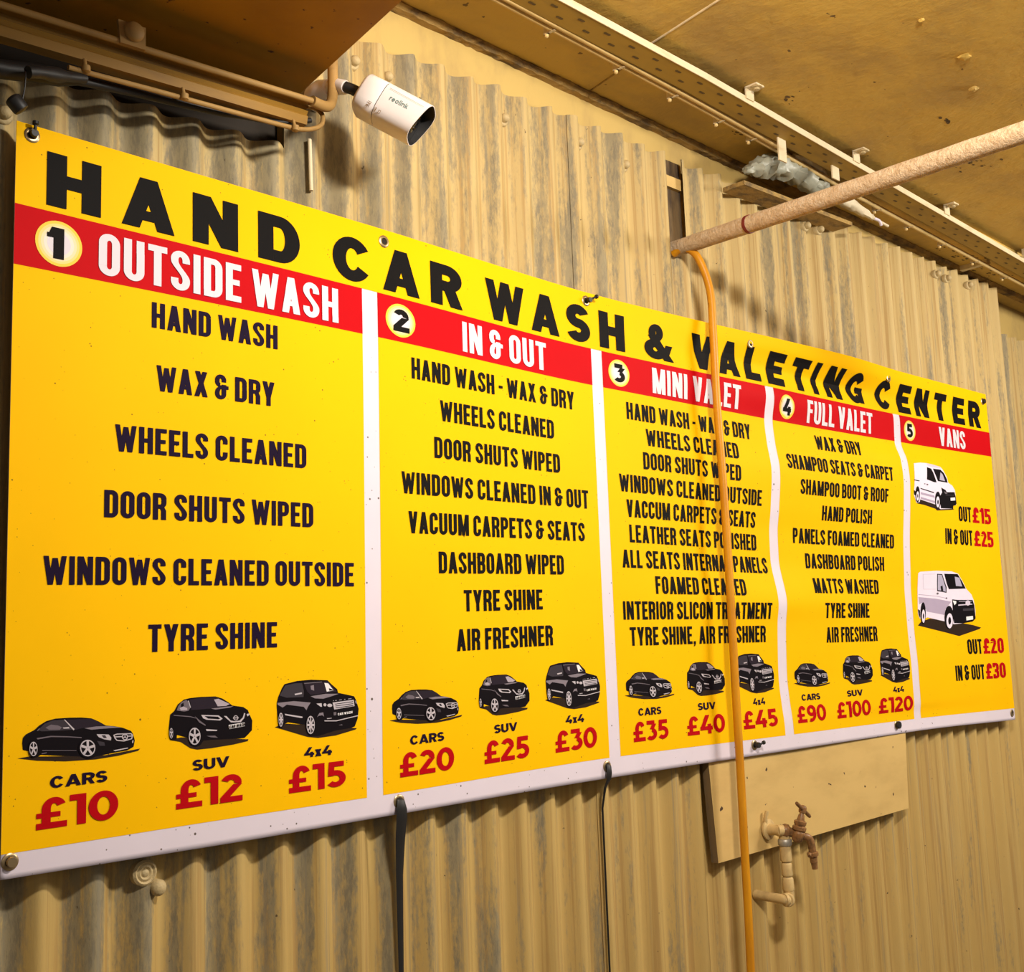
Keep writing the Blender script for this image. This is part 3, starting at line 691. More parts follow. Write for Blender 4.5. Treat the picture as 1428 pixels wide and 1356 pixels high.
# ------------------------------------------------------------------ room shell
PITCH = .1109; X0 = .985; YC = .058; AMP = .0175          # corrugation pitch, a crest, mid depth, half depth
def wave(x): return YC-AMP*math.cos(2*math.pi*(x-X0)/PITCH)
def sheet(mb, xa, xb, z0, ztop, dy=0., step=.0065, nz=3):
    n = int(round((xb-xa)/step)); vs = []; fs = []
    for i in range(n+1):
        x = xa+(xb-xa)*i/n; zt = ztop(x) if callable(ztop) else ztop
        y = wave(x)+dy
        for k in range(nz+1): vs.append((x, y, z0+(zt-z0)*k/nz))
        vs.append((x, y+.006, zt)); vs.append((x, y+.006, zt-.05))
    r = nz+3
    for i in range(n):
        for k in range(r-1): fs.append((i*r+k, (i+1)*r+k, (i+1)*r+k+1, i*r+k+1))
    mb.add(vs, fs, 'sheet', True)
def ztop(x):
    if x < .70: return 2.838+.030*x+.003*math.sin(9*x)
    return 3.222+.022*min(1, max(0, (x-.7)/.7))+.0125*(x-.9)+.004*math.sin(23*x)+.003*math.sin(57*x)
w = MB()
sheet(w, -2.2, 1.742, 0, ztop)
sheet(w, 1.735, 2.229, 0, ztop, -.006)
sheet(w, 2.229, 2.312, 0, 2.925)
sheet(w, 2.312, 4.86, 0, ztop)
sheet(w, 4.80, 7.2, 0, 3.13, .11)
struct(w.build('wall_back', sharp=60))
w = MB()
w.box(.70, 4.95, .082, .14, 2.8, 3.45, 'plaster'); w.box(4.95, 7.2, .20, .26, 2.8, 3.45, 'plaster')
struct(w.build('wall_upper'))
w = MB(); w.box(-5, .72, .11, .2, 2.5, 3.5, 'dark'); w.box(2.20, 2.34, .076, .0815, 2.86, 3.26, 'woodedge')  # dark faces stand in for the shade in the hollow and pole slot
w.box(2.215, 2.325, .060, .076, 3.155, 3.195, 'wood')
struct(w.build('wall_recess'))
def cz(x): return 3.415-.0178*x
w = MB()
w.hexa([(.5, -5, cz(.5)), (7.2, -5, cz(7.2)), (7.2, .26, cz(7.2)), (.5, .26, cz(.5)), (.5, -5, cz(.5)+.1), (7.2, -5, cz(7.2)+.1), (7.2, .26, cz(7.2)+.1), (.5, .26, cz(.5)+.1)], 'ceil')
struct(w.build('ceiling'))
# lowered soffit on the left
w = MB()
w.hexa([(-5, -5, 2.985), (-.11, -5, 2.985), (.72, .11, 2.985), (-5, .11, 2.985), (-5, -5, 3.5), (-.11, -5, 3.5), (.72, .11, 3.5), (-5, .11, 3.5)], 'soffit')
struct(w.build('ceiling_soffit'))
# ragged plaster edge where wall and ceiling meet
def rough_strip(xa, xb, y0, y1, dz0, dz1, mat, amp, step=.02):
    mb = MB(); n = int((xb-xa)/step); vs = []
    for i in range(n+1):
        x = xa+(xb-xa)*i/n; j = lambda: random.uniform(-amp, amp)
        vs += [(x, y1, cz(x)+dz0+j()), (x, y0+j(), cz(x)+dz0+j()), (x, y0-.012+j(), cz(x)+(dz0+dz1)/2+j()), (x, y0+j(), cz(x)+dz1+.01), (x, y1, cz(x)+dz1+.01)]
    mb.add(vs, [(i*5+k, (i+1)*5+k, (i+1)*5+k+1, i*5+k+1) for i in range(n) for k in range(4)], mat, False)
    return mb
struct(rough_strip(.74, 7.2, .058, .085, -.030, 0, 'cornice', .0026).build('trim_1'))
# the soffit board between wall and cable tray, with its flaking far end
w = MB(); vs = []
n = 60
for i in range(n+1):
    x = .9+(6.9-.9)*i/n
    vs += [(x, -.205, cz(x)-.012), (x, .06, cz(x)-.012), (x, -.205, cz(x)+.01), (x, .06, cz(x)+.01)]
w.add(vs, [(i*4+a, (i+1)*4+a, (i+1)*4+b, i*4+b) for i in range(n) for a, b in ((1, 0), (0, 2), (3, 1))], 'ceil')
struct(w.build('trim_2'))
w = MB()
w.tube([(1.735, -.55, cz(1.735)-.001), (1.781, -.262, cz(1.78)-.001)], .0035, 'lip', 6)
w.tube([(1.80, -.20, cz(1.8)-.013), (1.852, .06, cz(1.85)-.013)], .003, 'cornice', 6)
struct(w.build('trim_3'))
w = MB(); w.box(-6, 8, -7, .3, -.1, 0, 'concrete'); struct(w.build('floor'))

# ------------------------------------------------------------------ banner
def panel(u0, u1, v0, v1, off, mat, step=.010):
    nu = max(1, int(math.ceil((u1-u0)/step))); nv = max(1, int(math.ceil((v1-v0)/step)))
    mb = MB(); vs = [bpos(u0+(u1-u0)*i/nu, v0+(v1-v0)*j/nv, off) for i in range(nu+1) for j in range(nv+1)]
    r = nv+1
    mb.add(vs, [(i*r+j, (i+1)*r+j, (i+1)*r+j+1, i*r+j+1) for i in range(nu) for j in range(nv)], mat, True)
    return mb
def write(mb, F, text, u0, u1, v0, h, mat, off):
    W, quads = layout(F, text); k = (u1-u0)/W
    for i, q in enumerate(quads): mb.add([bpos(u0+x*k, v0+y*h, off+(i % 64)*1e-5) for x, y in q], [(0, 1, 2, 3)], mat)
banner = panel(0, 4.517, 0, 1.5, 0, 'white').build('banner')
tag(banner, 'wide yellow price list banner with black and red lettering hung on the corrugated wall', 'banner')
sol = banner.modifiers.new('sheet', 'SOLIDIFY'); sol.thickness = .0015; sol.offset = -1
def child(mb, name, parent, label=None):
    o = mb.build(name, parent)
    if label: o['label'] = label
    return o
tp = child(panel(0, 4.517, 1.3245, 1.5, .0006, 'yellow'), 'title_panel', banner, 'yellow title strip across the top of the banner')
TITLE = [('HAND', [(.064,.181),(.228,.352),(.397,.513),(.567,.683)]), ('CAR', [(.780,.900),(.937,1.059),(1.099,1.212)]),
         ('WASH', [(1.302,1.455),(1.484,1.602),(1.634,1.740),(1.783,1.902)]), ('&', [(1.998,2.138)]),
         ('VALETING', [(2.240,2.366),(2.392,2.513),(2.546,2.640),(2.682,2.792),(2.846,2.958),(2.994,3.032),(3.090,3.206),(3.254,3.378)]),
         ('CENTER', [(3.482,3.604),(3.660,3.768),(3.814,3.930),(3.984,4.094),(4.160,4.272),(4.316,4.434)])]
for wd_, us in TITLE:
    for ch, (a, b) in zip(wd_, us):
        mb = MB(); write(mb, HEAVY, ch, a, b, 1.337, .116, 'black', .0022)
        child(mb, 'title_letter', tp, 'bold black title letter '+('ampersand' if wd_ == '&' else ch+' of '+wd_))
PANELS = [(0, .869), (.918, 1.741), (1.790, 2.655), (2.708, 3.600), (3.655, 4.517)]
HEAD = [('OUTSIDE WASH', .177, .794), ('IN & OUT', 1.209, 1.540), ('MINI VALET', 2.028, 2.505), ('FULL VALET', 2.930, 3.420), ('VANS', 4.000, 4.252)]
DISC = [(.0915, '1', .066, .102), (.9925, '2', .967, 1.021), (1.8665, '3', 1.841, 1.893), (2.792, '4', 2.765, 2.818), (3.734, '5', 3.706, 3.758)]
LINES = [
 [('HAND WASH',.299,.618,1.115),('WAX & DRY',.311,.609,.975),('WHEELS CLEANED',.218,.697,.834),('DOOR SHUTS WIPED',.196,.716,.693),('WINDOWS CLEANED OUTSIDE',.071,.834,.553),('TYRE SHINE',.297,.615,.412)],
 [('HAND WASH - WAX & DRY',1.026,1.654,1.104),('WHEELS CLEANED',1.122,1.561,1.001),('DOOR SHUTS WIPED',1.099,1.581,.897),('WINDOWS CLEANED IN & OUT',.987,1.698,.794),('VACUUM CARPETS & SEATS',1.008,1.675,.691),('DASHBOARD WIPED',1.107,1.580,.588),('TYRE SHINE',1.192,1.488,.486),('AIR FRESHNER',1.164,1.524,.382)],
 [('HAND WASH - WAX & DRY',1.894,2.558,1.105),('WHEELS CLEANED',1.982,2.470,1.024),('DOOR SHUTS WIPED',1.962,2.474,.943),('WINDOWS CLEANED OUTSIDE',1.843,2.597,.861),('VACCUM CARPETS & SEATS',1.872,2.565,.779),('LEATHER SEATS POLISHED',1.880,2.570,.697),('ALL SEATS INTERNAL PANELS',1.840,2.626,.615),('FOAMED CLEANED',1.992,2.471,.533),('INTERIOR SLICON TREATMENT',1.832,2.615,.451),('TYRE SHINE, AIR FRESHNER',1.858,2.580,.370)],
 [('WAX & DRY',2.975,3.300,1.108),('SHAMPOO SEATS & CARPET',2.760,3.515,1.016),('SHAMPOO BOOT & ROOF',2.838,3.473,.923),('HAND POLISH',2.988,3.348,.829),('PANELS FOAMED CLEANED',2.803,3.521,.735),('DASHBOARD POLISH',2.876,3.440,.641),('MATTS WASHED',2.905,3.385,.547),('TYRE SHINE',2.967,3.297,.453),('AIR FRESHNER',2.975,3.350,.361)],
 []]
CAPS = [
 [('CARS',.092,.210,'\u00a310',.066,.234),('SUV',.402,.492,'\u00a312',.364,.525),('4x4',.689,.767,'\u00a315',.647,.806)],
 [('CARS',1.004,1.115,'\u00a320',.971,1.147),('SUV',1.289,1.374,'\u00a325',1.252,1.416),('4x4',1.562,1.638,'\u00a330',1.518,1.689)],
 [('CARS',1.879,1.989,'\u00a335',1.852,2.018),('SUV',2.175,2.270,'\u00a340',2.113,2.312),('4x4',2.483,2.555,'\u00a345',2.415,2.615)],
 [('CARS',2.783,2.904,'\u00a390',2.740,2.929),('SUV',3.090,3.204,'\u00a3100',3.007,3.252),('4x4',3.436,3.522,'\u00a3120',3.315,3.588)]]
PICS = [
 [('car',.036,.269,.207,.288),('suv',.346,.550,.201,.310),('jeep',.614,.846,.201,.333)],
 [('car',.948,1.167,.208,.290),('suv',1.237,1.424,.204,.310),('jeep',1.488,1.713,.198,.330)],
 [('car',1.828,2.049,.207,.287),('suv',2.128,2.332,.202,.309),('jeep',2.396,2.626,.198,.331)],
 [('car',2.753,2.972,.206,.287),('suv',3.077,3.292,.200,.308),('jeep',3.352,3.585,.196,.329)],
 [('van1',3.683,4.091,.914,1.116),('van2',3.697,4.212,.373,.651)]]
NAMES = {'car': 'black saloon car picture', 'suv': 'black crossover car picture', 'jeep': 'black off road car picture', 'van1': 'small white van picture', 'van2': 'large white van picture'}
def picture(key, u0, u1, v0, v1):
    mb = MB()
    for li, (m, c) in enumerate(VEH[key]):
        bm_ = bmesh.new(); P_ = [(u0+(u1-u0)*c[i]/1000, v0+(v1-v0)*c[i+1]/1000) for i in range(0, len(c), 2)]
        bm_.faces.new([bm_.verts.new((x, y, 0)) for x, y in P_])
        bmesh.ops.triangulate(bm_, faces=bm_.faces[:])
        for ax_, step in ((0, .03), (1, .012)):          # cut to a fine grid so that the print follows the ripples
            lo = min(p[ax_] for p in P_); hi = max(p[ax_] for p in P_); k = math.ceil(lo/step+1e-6)
            while k*step < hi:
                co = [0, 0, 0]; no = [0, 0, 0]; co[ax_] = k*step; no[ax_] = 1
                bmesh.ops.bisect_plane(bm_, geom=bm_.verts[:]+bm_.edges[:]+bm_.faces[:], plane_co=co, plane_no=no); k += 1
        bm_.verts.index_update()
        mb.add([bpos(v.co.x, v.co.y, .0014+.00006*li) for v in bm_.verts], [tuple(v.index for v in f.verts) for f in bm_.faces], m)
        bm_.free()
    pl = {'suv': (709, 346, 903, 377, 60), 'jeep': (726, 342, 910, 360, 42)}.get(key)
    if pl:
        W, quads = layout(BEBAS, 'CAR WASH'); a, b, c, d, h = pl
        for q in quads:
            P_ = []
            for x, y in q:
                s_ = x/W; U_ = a+(c-a)*s_; V_ = b+(d-b)*s_+y*h
                P_.append(bpos(u0+(u1-u0)*U_/1000, v0+(v1-v0)*V_/1000, .0042))
            mb.add(P_, [(0, 1, 2, 3)], 'K' if key == 'suv' else 'w')
    return mb
for k in range(5):
    a, b = PANELS[k]
    pp = child(panel(a, b, .046, 1.3245, .0006, 'yellow'), 'price_panel', banner, 'yellow panel headed '+HEAD[k][0].replace('&', 'and'))
    child(panel(a, b, 1.197, 1.3245, .0010, 'red'), 'heading_band', pp, 'red heading band')
    mb = MB(); write(mb, BEBAS, HEAD[k][0], HEAD[k][1], HEAD[k][2], 1.211, .094, 'ink_white', .0022)
    child(mb, 'heading_text', pp, 'white heading text')
    du, num, na, nb = DISC[k]; mb = MB()
    for i, (r, mt) in enumerate(((.0495, 'disc0'), (.0435, 'disc1'), (.038, 'disc2'), (.032, 'disc3'), (.025, 'ink_white'))):
        mb.add([bpos(du+r*math.cos(t*math.pi/20), 1.2585+r*.985*math.sin(t*math.pi/20), .0018+.0001*i) for t in range(40)], [tuple(range(40))], mt)
    child(mb, 'number_disc', pp, 'cream disc behind the panel number')
    mb = MB(); write(mb, DISCF, num, na, nb, 1.225, .067, 'black', .0030); child(mb, 'panel_number', pp, 'black panel number '+num)
    for txt, x0, x1, v0 in LINES[k]:
        mb = MB(); write(mb, BEBAS, txt, x0, x1, v0, .0575, 'navy' if k == 0 else 'black', .0018); child(mb, 'service_line', pp)
    for key, u0, u1, v0, v1 in PICS[k]: child(picture(key, u0, u1, v0, v1), 'vehicle_picture', pp, NAMES[key])
    if k < 4:
        for c_, x0, x1, p_, y0, y1 in CAPS[k]:
            mb = MB(); write(mb, MONT, c_, x0, x1, .157, .0225, 'navy', .0018); child(mb, 'vehicle_caption', pp)
            mb = MB(); write(mb, MPRICE, p_, y0, y1, .0815, .0585, 'price', .0018); child(mb, 'price', pp, 'red price')
    else:
        for txt, x0, x1, v0, F, h, mt in (('OUT',4.109,4.236,.876,BEBAS,.068,'black'),('IN & OUT',3.972,4.236,.771,BEBAS,.068,'black'),('OUT',4.107,4.245,.294,BEBAS,.064,'black'),('IN & OUT',3.975,4.246,.184,BEBAS,.064,'black')):
            mb = MB(); write(mb, F, txt, x0, x1, v0, h, mt, .0018); child(mb, 'vehicle_caption', pp)
        for txt, x0, x1, v0, h in (('\u00a315',4.250,4.445,.876,.071),('\u00a325',4.254,4.453,.771,.071),('\u00a320',4.258,4.463,.294,.068),('\u00a330',4.261,4.460,.184,.068)):
            mb = MB(); write(mb, VPRICE, txt, x0, x1, v0, h, 'price', .0018); child(mb, 'price', pp, 'red price')
# eyelets (parts of the banner) and what is fixed through them
EYE = [(.032,1.478),(.943,1.467),(1.728,1.472),(2.561,1.461),(3.551,1.462),(4.473,1.463),(.013+.004,.031),(.966,.027),(1.728,.026),(2.467,.029),(3.448,.032),(4.487,.027)]
def eye_pos(i, off=0): return Vector(bpos(EYE[i][0], EYE[i][1], off))
for i in range(12):
    mb = MB(); c = eye_pos(i, .0008)
    mb.lathe(c, (0, -1, 0), [(-.003, .0165), (.001, .0165), (.0032, .0135), (.0028, .0095), (-.001, .0082)], 'eyelet', 20, False)
    mb.add([c+Vector((.0088*math.cos(t*math.pi/8), -.0003, .0088*math.sin(t*math.pi/8))) for t in range(16)], [tuple(range(16))], 'dark')
    child(mb, 'eyelet', banner, 'tarnished metal eyelet')
def screw(i, label, r=.009, l=.022, tip=None, mat='blackplastic'):
    c = eye_pos(i, .0012); t = Thing('fixing_screw', c, label, 'screw', 'screws through the banner eyelets')
    mb = MB(); mb.lathe(c, (0, -1, 0), [(0, r*.6), (l*.5, r*.6), (l*.55, r), (l, r*.9), (l, .001)], mat, 12); t.part(mb, 'screw_head')
    if tip:
        mb = MB(); mb.tube([c+Vector((0, -l*.6, 0)), c+Vector((tip[0]*.5, -l*.9, tip[1]*.5)), c+Vector((tip[0], -l, tip[1]))], [.004, .0035, .003], mat, 8); mb.lathe(c+Vector((tip[0], -l, tip[1])), (tip[0], 0, tip[1]), [(-.002, .003), (0, .0065), (.006, .0065), (.007, .002)], mat, 10); t.part(mb, 'hook')
    return t
screw(0, 'dark screw with a stub above it in the top left banner eyelet', .0085, .016, (.0, .018))
screw(2, 'dark hooked screw above the word WASH on the banner top edge', .0085, .02, (.024, .012))
screw(5, 'small black screw in the top right corner eyelet of the banner', .0125, .012)
screw(6, 'hexagon bolt in the bottom left corner eyelet of the banner', .010, .012, None, 'eyelet')
screw(9, 'dark winged screw on the white hem under the 45 pound price', .010, .02, (.022, .006))
screw(10, 'black plug screw on the white hem under the 120 pound price', .015, .014)

# black straps hanging out of two bottom eyelets
def ribbon(path, widths, th, name, label, cat):
    mb = MB(); vs = []
    for (x, y, z), w_ in zip(path, widths): vs += [(x-w_, y, z), (x, y-th, z), (x+w_, y, z), (x, y+th, z)]
    n = len(path)
    mb.add(vs, [(i*4+a, i*4+(a+1) % 4, (i+1)*4+(a+1) % 4, (i+1)*4+a) for i in range(n-1) for a in range(4)]+[(0, 3, 2, 1), ((n-1)*4, (n-1)*4+1, (n-1)*4+2, (n-1)*4+3)], 'blackplastic', True)
    return tag(mb.build(name), label, cat, 'straps hanging from the bottom eyelets')
c = eye_pos(7)
ribbon([(c.x-.002, c.y-.004, c.z+.009), (c.x-.001, c.y-.010, c.z+.002), (c.x, c.y-.011, c.z-.020), (c.x+.001, c.y-.008, c.z-.045), (c.x+.004, .012, c.z-.09), (c.x+.010, .026, c.z-.18), (c.x+.012, .030, c.z-.40), (c.x+.012, .030, c.z-.66)],
       [.006, .011, .0165, .0165, .015, .011, .008, .006], .004, 'strap', 'long black strap hanging from the bottom eyelet between the first two panels', 'strap')
c = eye_pos(8)
ribbon([(c.x-.002, c.y-.004, c.z+.008), (c.x-.002, c.y-.010, c.z), (c.x-.002, c.y-.010, c.z-.02), (c.x-.002, c.y-.008, c.z-.035), (c.x, .010, c.z-.06), (c.x+.004, .028, c.z-.12), (c.x+.006, .030, c.z-.35), (c.x+.006, .030, c.z-.62)],
       [.005, .010, .012, .010, .006, .0035, .003, .0025], .004, 'strap', 'short black hook on the eyelet between the second and third panels, thin tail drawn for the dark sheet lap', 'cord')  # thin tail is added to draw the dark line of the sheet lap

# ------------------------------------------------------------------ cladding bolts on the corrugated sheets
BOLTS = [(1.025,3.151,'painted dome bolt on the sheet just right of the white camera'),(1.466,3.164,'painted dome bolt high on the sheet right of the camera, second along'),(1.788,3.176,'painted dome bolt high on the sheet, third right of the camera'),
 (2.006,3.159,'painted dome bolt beside the hole where the pole enters the wall'),(.909,3.156,'worn painted bolt directly above the white camera'),(3.094,3.198,'painted bolt under the plastic bag, left of a close pair'),
 (3.195,3.206,'painted bolt under the plastic bag, right of a close pair'),(4.197,3.224,'painted bolt high on the far right sheets, first of three'),(4.304,3.225,'painted bolt high on the far right sheets, middle of three'),(4.529,3.236,'painted bolt high on the far right sheets, last of three'),(-.012,2.723,'rusty bolt at the left edge beside the banner corner')]
for x, z, lab in BOLTS:
    xx = x; y = wave(xx); c = Vector((xx, y, z)); t = Thing('cladding_bolt', c, lab, 'bolt', 'bolts on the corrugated sheets')
    mb = MB(); mb.lathe(c, (0, -1, 0), [(-.012, .021), (.002, .021), (.006, .017), (.0065, .004)], 'bolt', 18); t.part(mb, 'washer')
    mb = MB(); mb.lathe(c, (0, -1, .12), [(.002, .013), (.014, .014), (.020, .012), (.024, .006), (.025, .001)], 'bolt', 14); t.part(mb, 'bolt_head')
c = Vector((.313, wave(.313), 1.162)); t = Thing('cladding_bolt', c, 'ringed washer and dome bolt on the wall below the banner at lower left', 'bolt', 'bolts on the corrugated sheets')
mb = MB(); mb.lathe(c, (0, -1, 0), [(-.014, .027), (.002, .027), (.006, .022), (.003, .018), (.006, .013), (.003, .009), (.007, .005), (.007, .001)], 'bolt', 22); t.part(mb, 'washer')
mb = MB(); mb.lathe(c+Vector((.030, 0, -.034)), (0, -1, 0), [(-.014, .017), (.006, .017), (.014, .012), (.016, .002)], 'bolt', 16); t.part(mb, 'bolt_head')

# ------------------------------------------------------------------ pole through the wall and the orange hose
pa = Vector((2.279, .07, 2.937)); pb = Vector((2.066, -1.20, 2.853)); d = pb-pa
mb = MB(); pts = [pa-d*.08]+[pa+d*(i/40) for i in range(0, 84)]
mb.tube(pts, [.0285+random.uniform(-.0007, .0007) for _ in pts], 'pole', 18)
t = Thing('pole', pa, 'flaking cream and rust pole sticking out of the wall through a slot', 'pole')
t.part(mb, 'pole_tube')
mb = MB(); q = pa+d*.268; mb.tube([q, q+d*.0085], .0302, 'tapband', 18); t.part(mb, 'tape_band').__setitem__('label', 'dark red band of tape')
hp = [(2.262, .060, 2.915), (2.262, .012, 2.922), (2.275, -.030, 2.880), (2.300, -.052, 2.770), (2.297, -.058, 2.627), (2.294, -.058, 2.383), (2.301, -.058, 2.143), (2.304, -.058, 1.907), (2.304, -.058, 1.675), (2.304, -.056, 1.446), (2.305, -.055, 1.198), (2.302, -.055, .956), (2.300, -.055, .717), (2.296, -.055, .577), (2.29, -.057, .30), (2.29, -.075, .06), (2.32, -.14, .016), (2.5, -.30, .014), (2.8, -.35, .014)]
mb = MB(); mb.tube(smooth_path(hp, 6), .0132, 'hose', 14)
tag(mb.build('hose'), 'orange hose hanging from the pole down in front of the banner', 'hose')

# ------------------------------------------------------------------ board and outside tap
mb = MB(); F_ = [(2.228,1.217),(2.250,.903),(3.497,.929),(3.520,1.217)]
mb.add([(x, .011, z) for x, z in F_]+[(x, .038, z) for x, z in F_], [(0, 1, 2, 3)], 'wood')
mb.add([(x, .011, z) for x, z in F_]+[(x, .038, z) for x, z in F_], [(4, 7, 6, 5), (0, 4, 5, 1), (1, 5, 6, 2), (2, 6, 7, 3), (3, 7, 4, 0)], 'woodedge')
tag(mb.build('backing_board'), 'cream painted plywood board fixed on the wall behind the tap', 'board')
T0 = Vector((2.49, .004, .985))
t = Thing('outdoor_tap', T0, 'brass garden tap on jointed cream pipe by the plywood board', 'tap')
def seg(pts, r, mat, name, rings=()):
    mb = MB(); mb.tube(pts, r, mat, 14)
    for c_, a_, R_ in rings: mb.lathe(c_, a_, [(-.006, R_*.9), (-.004, R_), (.004, R_), (.006, R_*.9)], mat, 14)
    return t.part(mb, name)
Yp = -.075
e = Vector((2.445, Yp, .972))
mb = MB(); mb.lathe((2.425, .006, .985), (0, -1, 0), [(.031, .034), (.037, .034), (.040, .02), (.06, .017), (.082, .019)], 'pipe', 16)
mb.tube([(2.414, -.026, 1.0), (2.408, -.030, 1.022), (2.414, -.034, 1.046)], .0065, 'pipe', 8); t.part(mb, 'wall_plate')
mb = MB(); mb.tube(smooth_path([(2.417, Yp+.008, .985), (2.433, Yp, .984), (2.442, Yp, .975), (2.444, Yp, .955)], 4), .0185, 'pipe', 14); mb.lathe((2.445, Yp, .945), (0, 0, -1), [(-.012, .019), (-.008, .023), (.008, .023), (.012, .019)], 'steel', 16); t.part(mb, 'elbow')
for (za, zb, r) in ((.938, .882, .0185), (.880, .836, .0175), (.834, .788, .0185)):
    x1 = 2.445+(.94-za)*.02; x2 = 2.445+(.94-zb)*.02
    mb = MB(); mb.tube([(x1, Yp, za), (x1, Yp, za-.004), (x1, Yp, za-.006), (x2, Yp, zb+.006), (x2, Yp, zb+.004), (x2, Yp, zb)], [r*.86, r*.95, r, r*1.04, r*1.02, r*.86], 'pipe', 14); t.part(mb, 'pipe_section')
mb = MB(); mb.tube(smooth_path([(2.448, Yp, .792), (2.449, Yp, .776), (2.442, Yp-.002, .766), (2.424, Yp-.006, .764)], 4), .0175, 'pipe', 14); t.part(mb, 'lower_elbow')
mb = MB(); mb.tube([(2.438, Yp-.005, .764), (2.436, Yp-.006, .764), (2.428, Yp-.008, .765), (2.420, Yp-.010, .766), (2.418, Yp-.011, .766)], [.017, .021, .0225, .021, .016], 'pipe', 14); t.part(mb, 'pipe_section')
mb = MB(); mb.tube(smooth_path([(2.419, Yp-.011, .766), (2.411, Yp-.011, .768), (2.408, Yp-.003, .770), (2.408, .0, .772), (2.410, .028, .773)], 4), .0155, 'pipe', 12); mb.lathe((2.412, Yp-.010, .768), (-1, .4, 0), [(-.006, .015), (-.004, .021), (.004, .021), (.006, .015)], 'pipe', 12); t.part(mb, 'wall_elbow')
# tap body
B0 = Vector((2.437, -.070, .980)); B1 = Vector((2.468, -.110, .966))
mb = MB(); mb.lathe(Vector((2.437, -.070, .985)), B1-B0, [(0, .018), (.006, .023), (.020, .023), (.026, .016), (.04, .014), (.075, .016)], 'copper', 14)
mb.lathe(B1+Vector((-.006, 0, -.02)), (.16, -.18, 1), [(0, .012), (.006, .018), (.026, .022), (.032, .022), (.036, .018), (.040, .023), (.050, .023), (.054, .017), (.060, .0205), (.068, .0205), (.072, .013), (.088, .010), (.094, .006), (.10, .0055)], 'copper', 16)
t.part(mb, 'tap_body').__setitem__('label', 'dark brass tap body')
sp = smooth_path([B1+Vector((.004, -.004, -.004)), B1+Vector((.026, -.018, -.006)), B1+Vector((.040, -.024, -.026)), B1+Vector((.050, -.024, -.09))], 5)
mb = MB(); mb.tube(sp, .0125, 'copper', 14); q = B1+Vector((.046, -.024, -.062)); mb.lathe(q, (.16, 0, -1), [(-.007, .013), (-.005, .0185), (.006, .0185), (.009, .0135), (.03, .011), (.05, .0095)], 'copper', 14)
mb.tube([q+Vector((-.018, 0, .002)), q+Vector((-.028, -.004, -.004))], .006, 'copper', 8); t.part(mb, 'spout').__setitem__('label', 'brass spout with hose nozzle')
H0 = B1+Vector((.016, -.018, .082))
mb = MB(); mb.lathe(H0+Vector((-.003, .004, -.012)), (.16, -.18, 1), [(0, .006), (.004, .012), (.020, .013), (.026, .009), (.028, .002)], 'copper', 12)
a_ = Vector((.046, .006, -.027)); mb.tube([H0-a_, H0-a_*.9, H0+a_*.9, H0+a_], [.0055, .0065, .0065, .0055], 'copper', 10); t.part(mb, 'handle').__setitem__('label', 'brass T shaped tap handle')

for o in list(t.o.children): o.data.transform(Matrix.Translation((.10, .030, -.012)))

# ------------------------------------------------------------------ cable tray and conduit under the ceiling
ty = lambda x: -.298+(x-2)*.0285 if x > 2 else -.298     # outer lip of the tray
tb = lambda x: cz(x)-.052
t = Thing('cable_tray', (2.5, -.28, tb(2.5)), 'slotted steel cable tray with pale lip running along under the ceiling', 'cable tray')
xs = [.75+.25*i for i in range(26)]
mb = MB(); vs = []
for x in xs: vs += [(x, ty(x)+.003, tb(x)), (x, ty(x)+.095, tb(x)), (x, ty(x)+.095, tb(x)+.004), (x, ty(x)+.003, tb(x)+.004)]
mb.add(vs, [(i*4+a, (i+1)*4+a, (i+1)*4+(a+1) % 4, i*4+(a+1) % 4) for i in range(len(xs)-1) for a in range(4)], 'tray')
x = .8
k = 0
while x < 6.5:
    for off in (.030, .062):
        xx = x+(.055 if off > .05 else 0)
        pts = [(xx+.006*math.cos(a*math.pi/5)+(.008 if math.cos(a*math.pi/5) > 0 else -.008), ty(xx)+off+.0048*math.sin(a*math.pi/5), tb(xx)-.0005) for a in range(10)]
        mb.add(pts, [tuple(range(10))], 'slot')  # brown ovals painted as the dark inside of the slots
    x += .110
t.part(mb, 'tray_base')
mb = MB(); vs = []
for x in xs: vs += [(x, ty(x), tb(x)-.001), (x, ty(x)+.003, tb(x)-.001), (x, ty(x)+.003, tb(x)+.021), (x, ty(x), tb(x)+.021)]
mb.add(vs, [(i*4+a, (i+1)*4+a, (i+1)*4+(a+1) % 4, i*4+(a+1) % 4) for i in range(len(xs)-1) for a in range(4)], 'lip')
t.part(mb, 'tray_lip')['label'] = 'pale outer lip of the tray'
mb = MB(); vs = []
for x in xs: vs += [(x, ty(x)+.092, tb(x)), (x, ty(x)+.095, tb(x)), (x, ty(x)+.095, tb(x)+.042), (x, ty(x)+.092, tb(x)+.042)]
mb.add(vs, [(i*4+a, (i+1)*4+a, (i+1)*4+(a+1) % 4, i*4+(a+1) % 4) for i in range(len(xs)-1) for a in range(4)], 'tray')
t.part(mb, 'tray_back')
for x in (2.245, 2.955, 3.72, 4.62):
    y = ty(x); z = tb(x)
    mb = MB(); mb.box(x-.022, x+.022, y-.005, y, z+.012, cz(x)-.004, 'lip'); mb.box(x-.022, x+.022, y-.045, y, cz(x)-.006, cz(x)-.0005, 'lip')
    b_ = t.part(mb, 'bracket')
    mb = MB(); mb.lathe((x, y-.030, cz(x)-.006), (0, 0, -1), [(0, .019), (.003, .019), (.004, .010), (.010, .010), (.011, .002)], 'bolt', 14); t.part(mb, 'bracket_bolt', b_)
def run(pts, k=4): return smooth_path(pts, k)
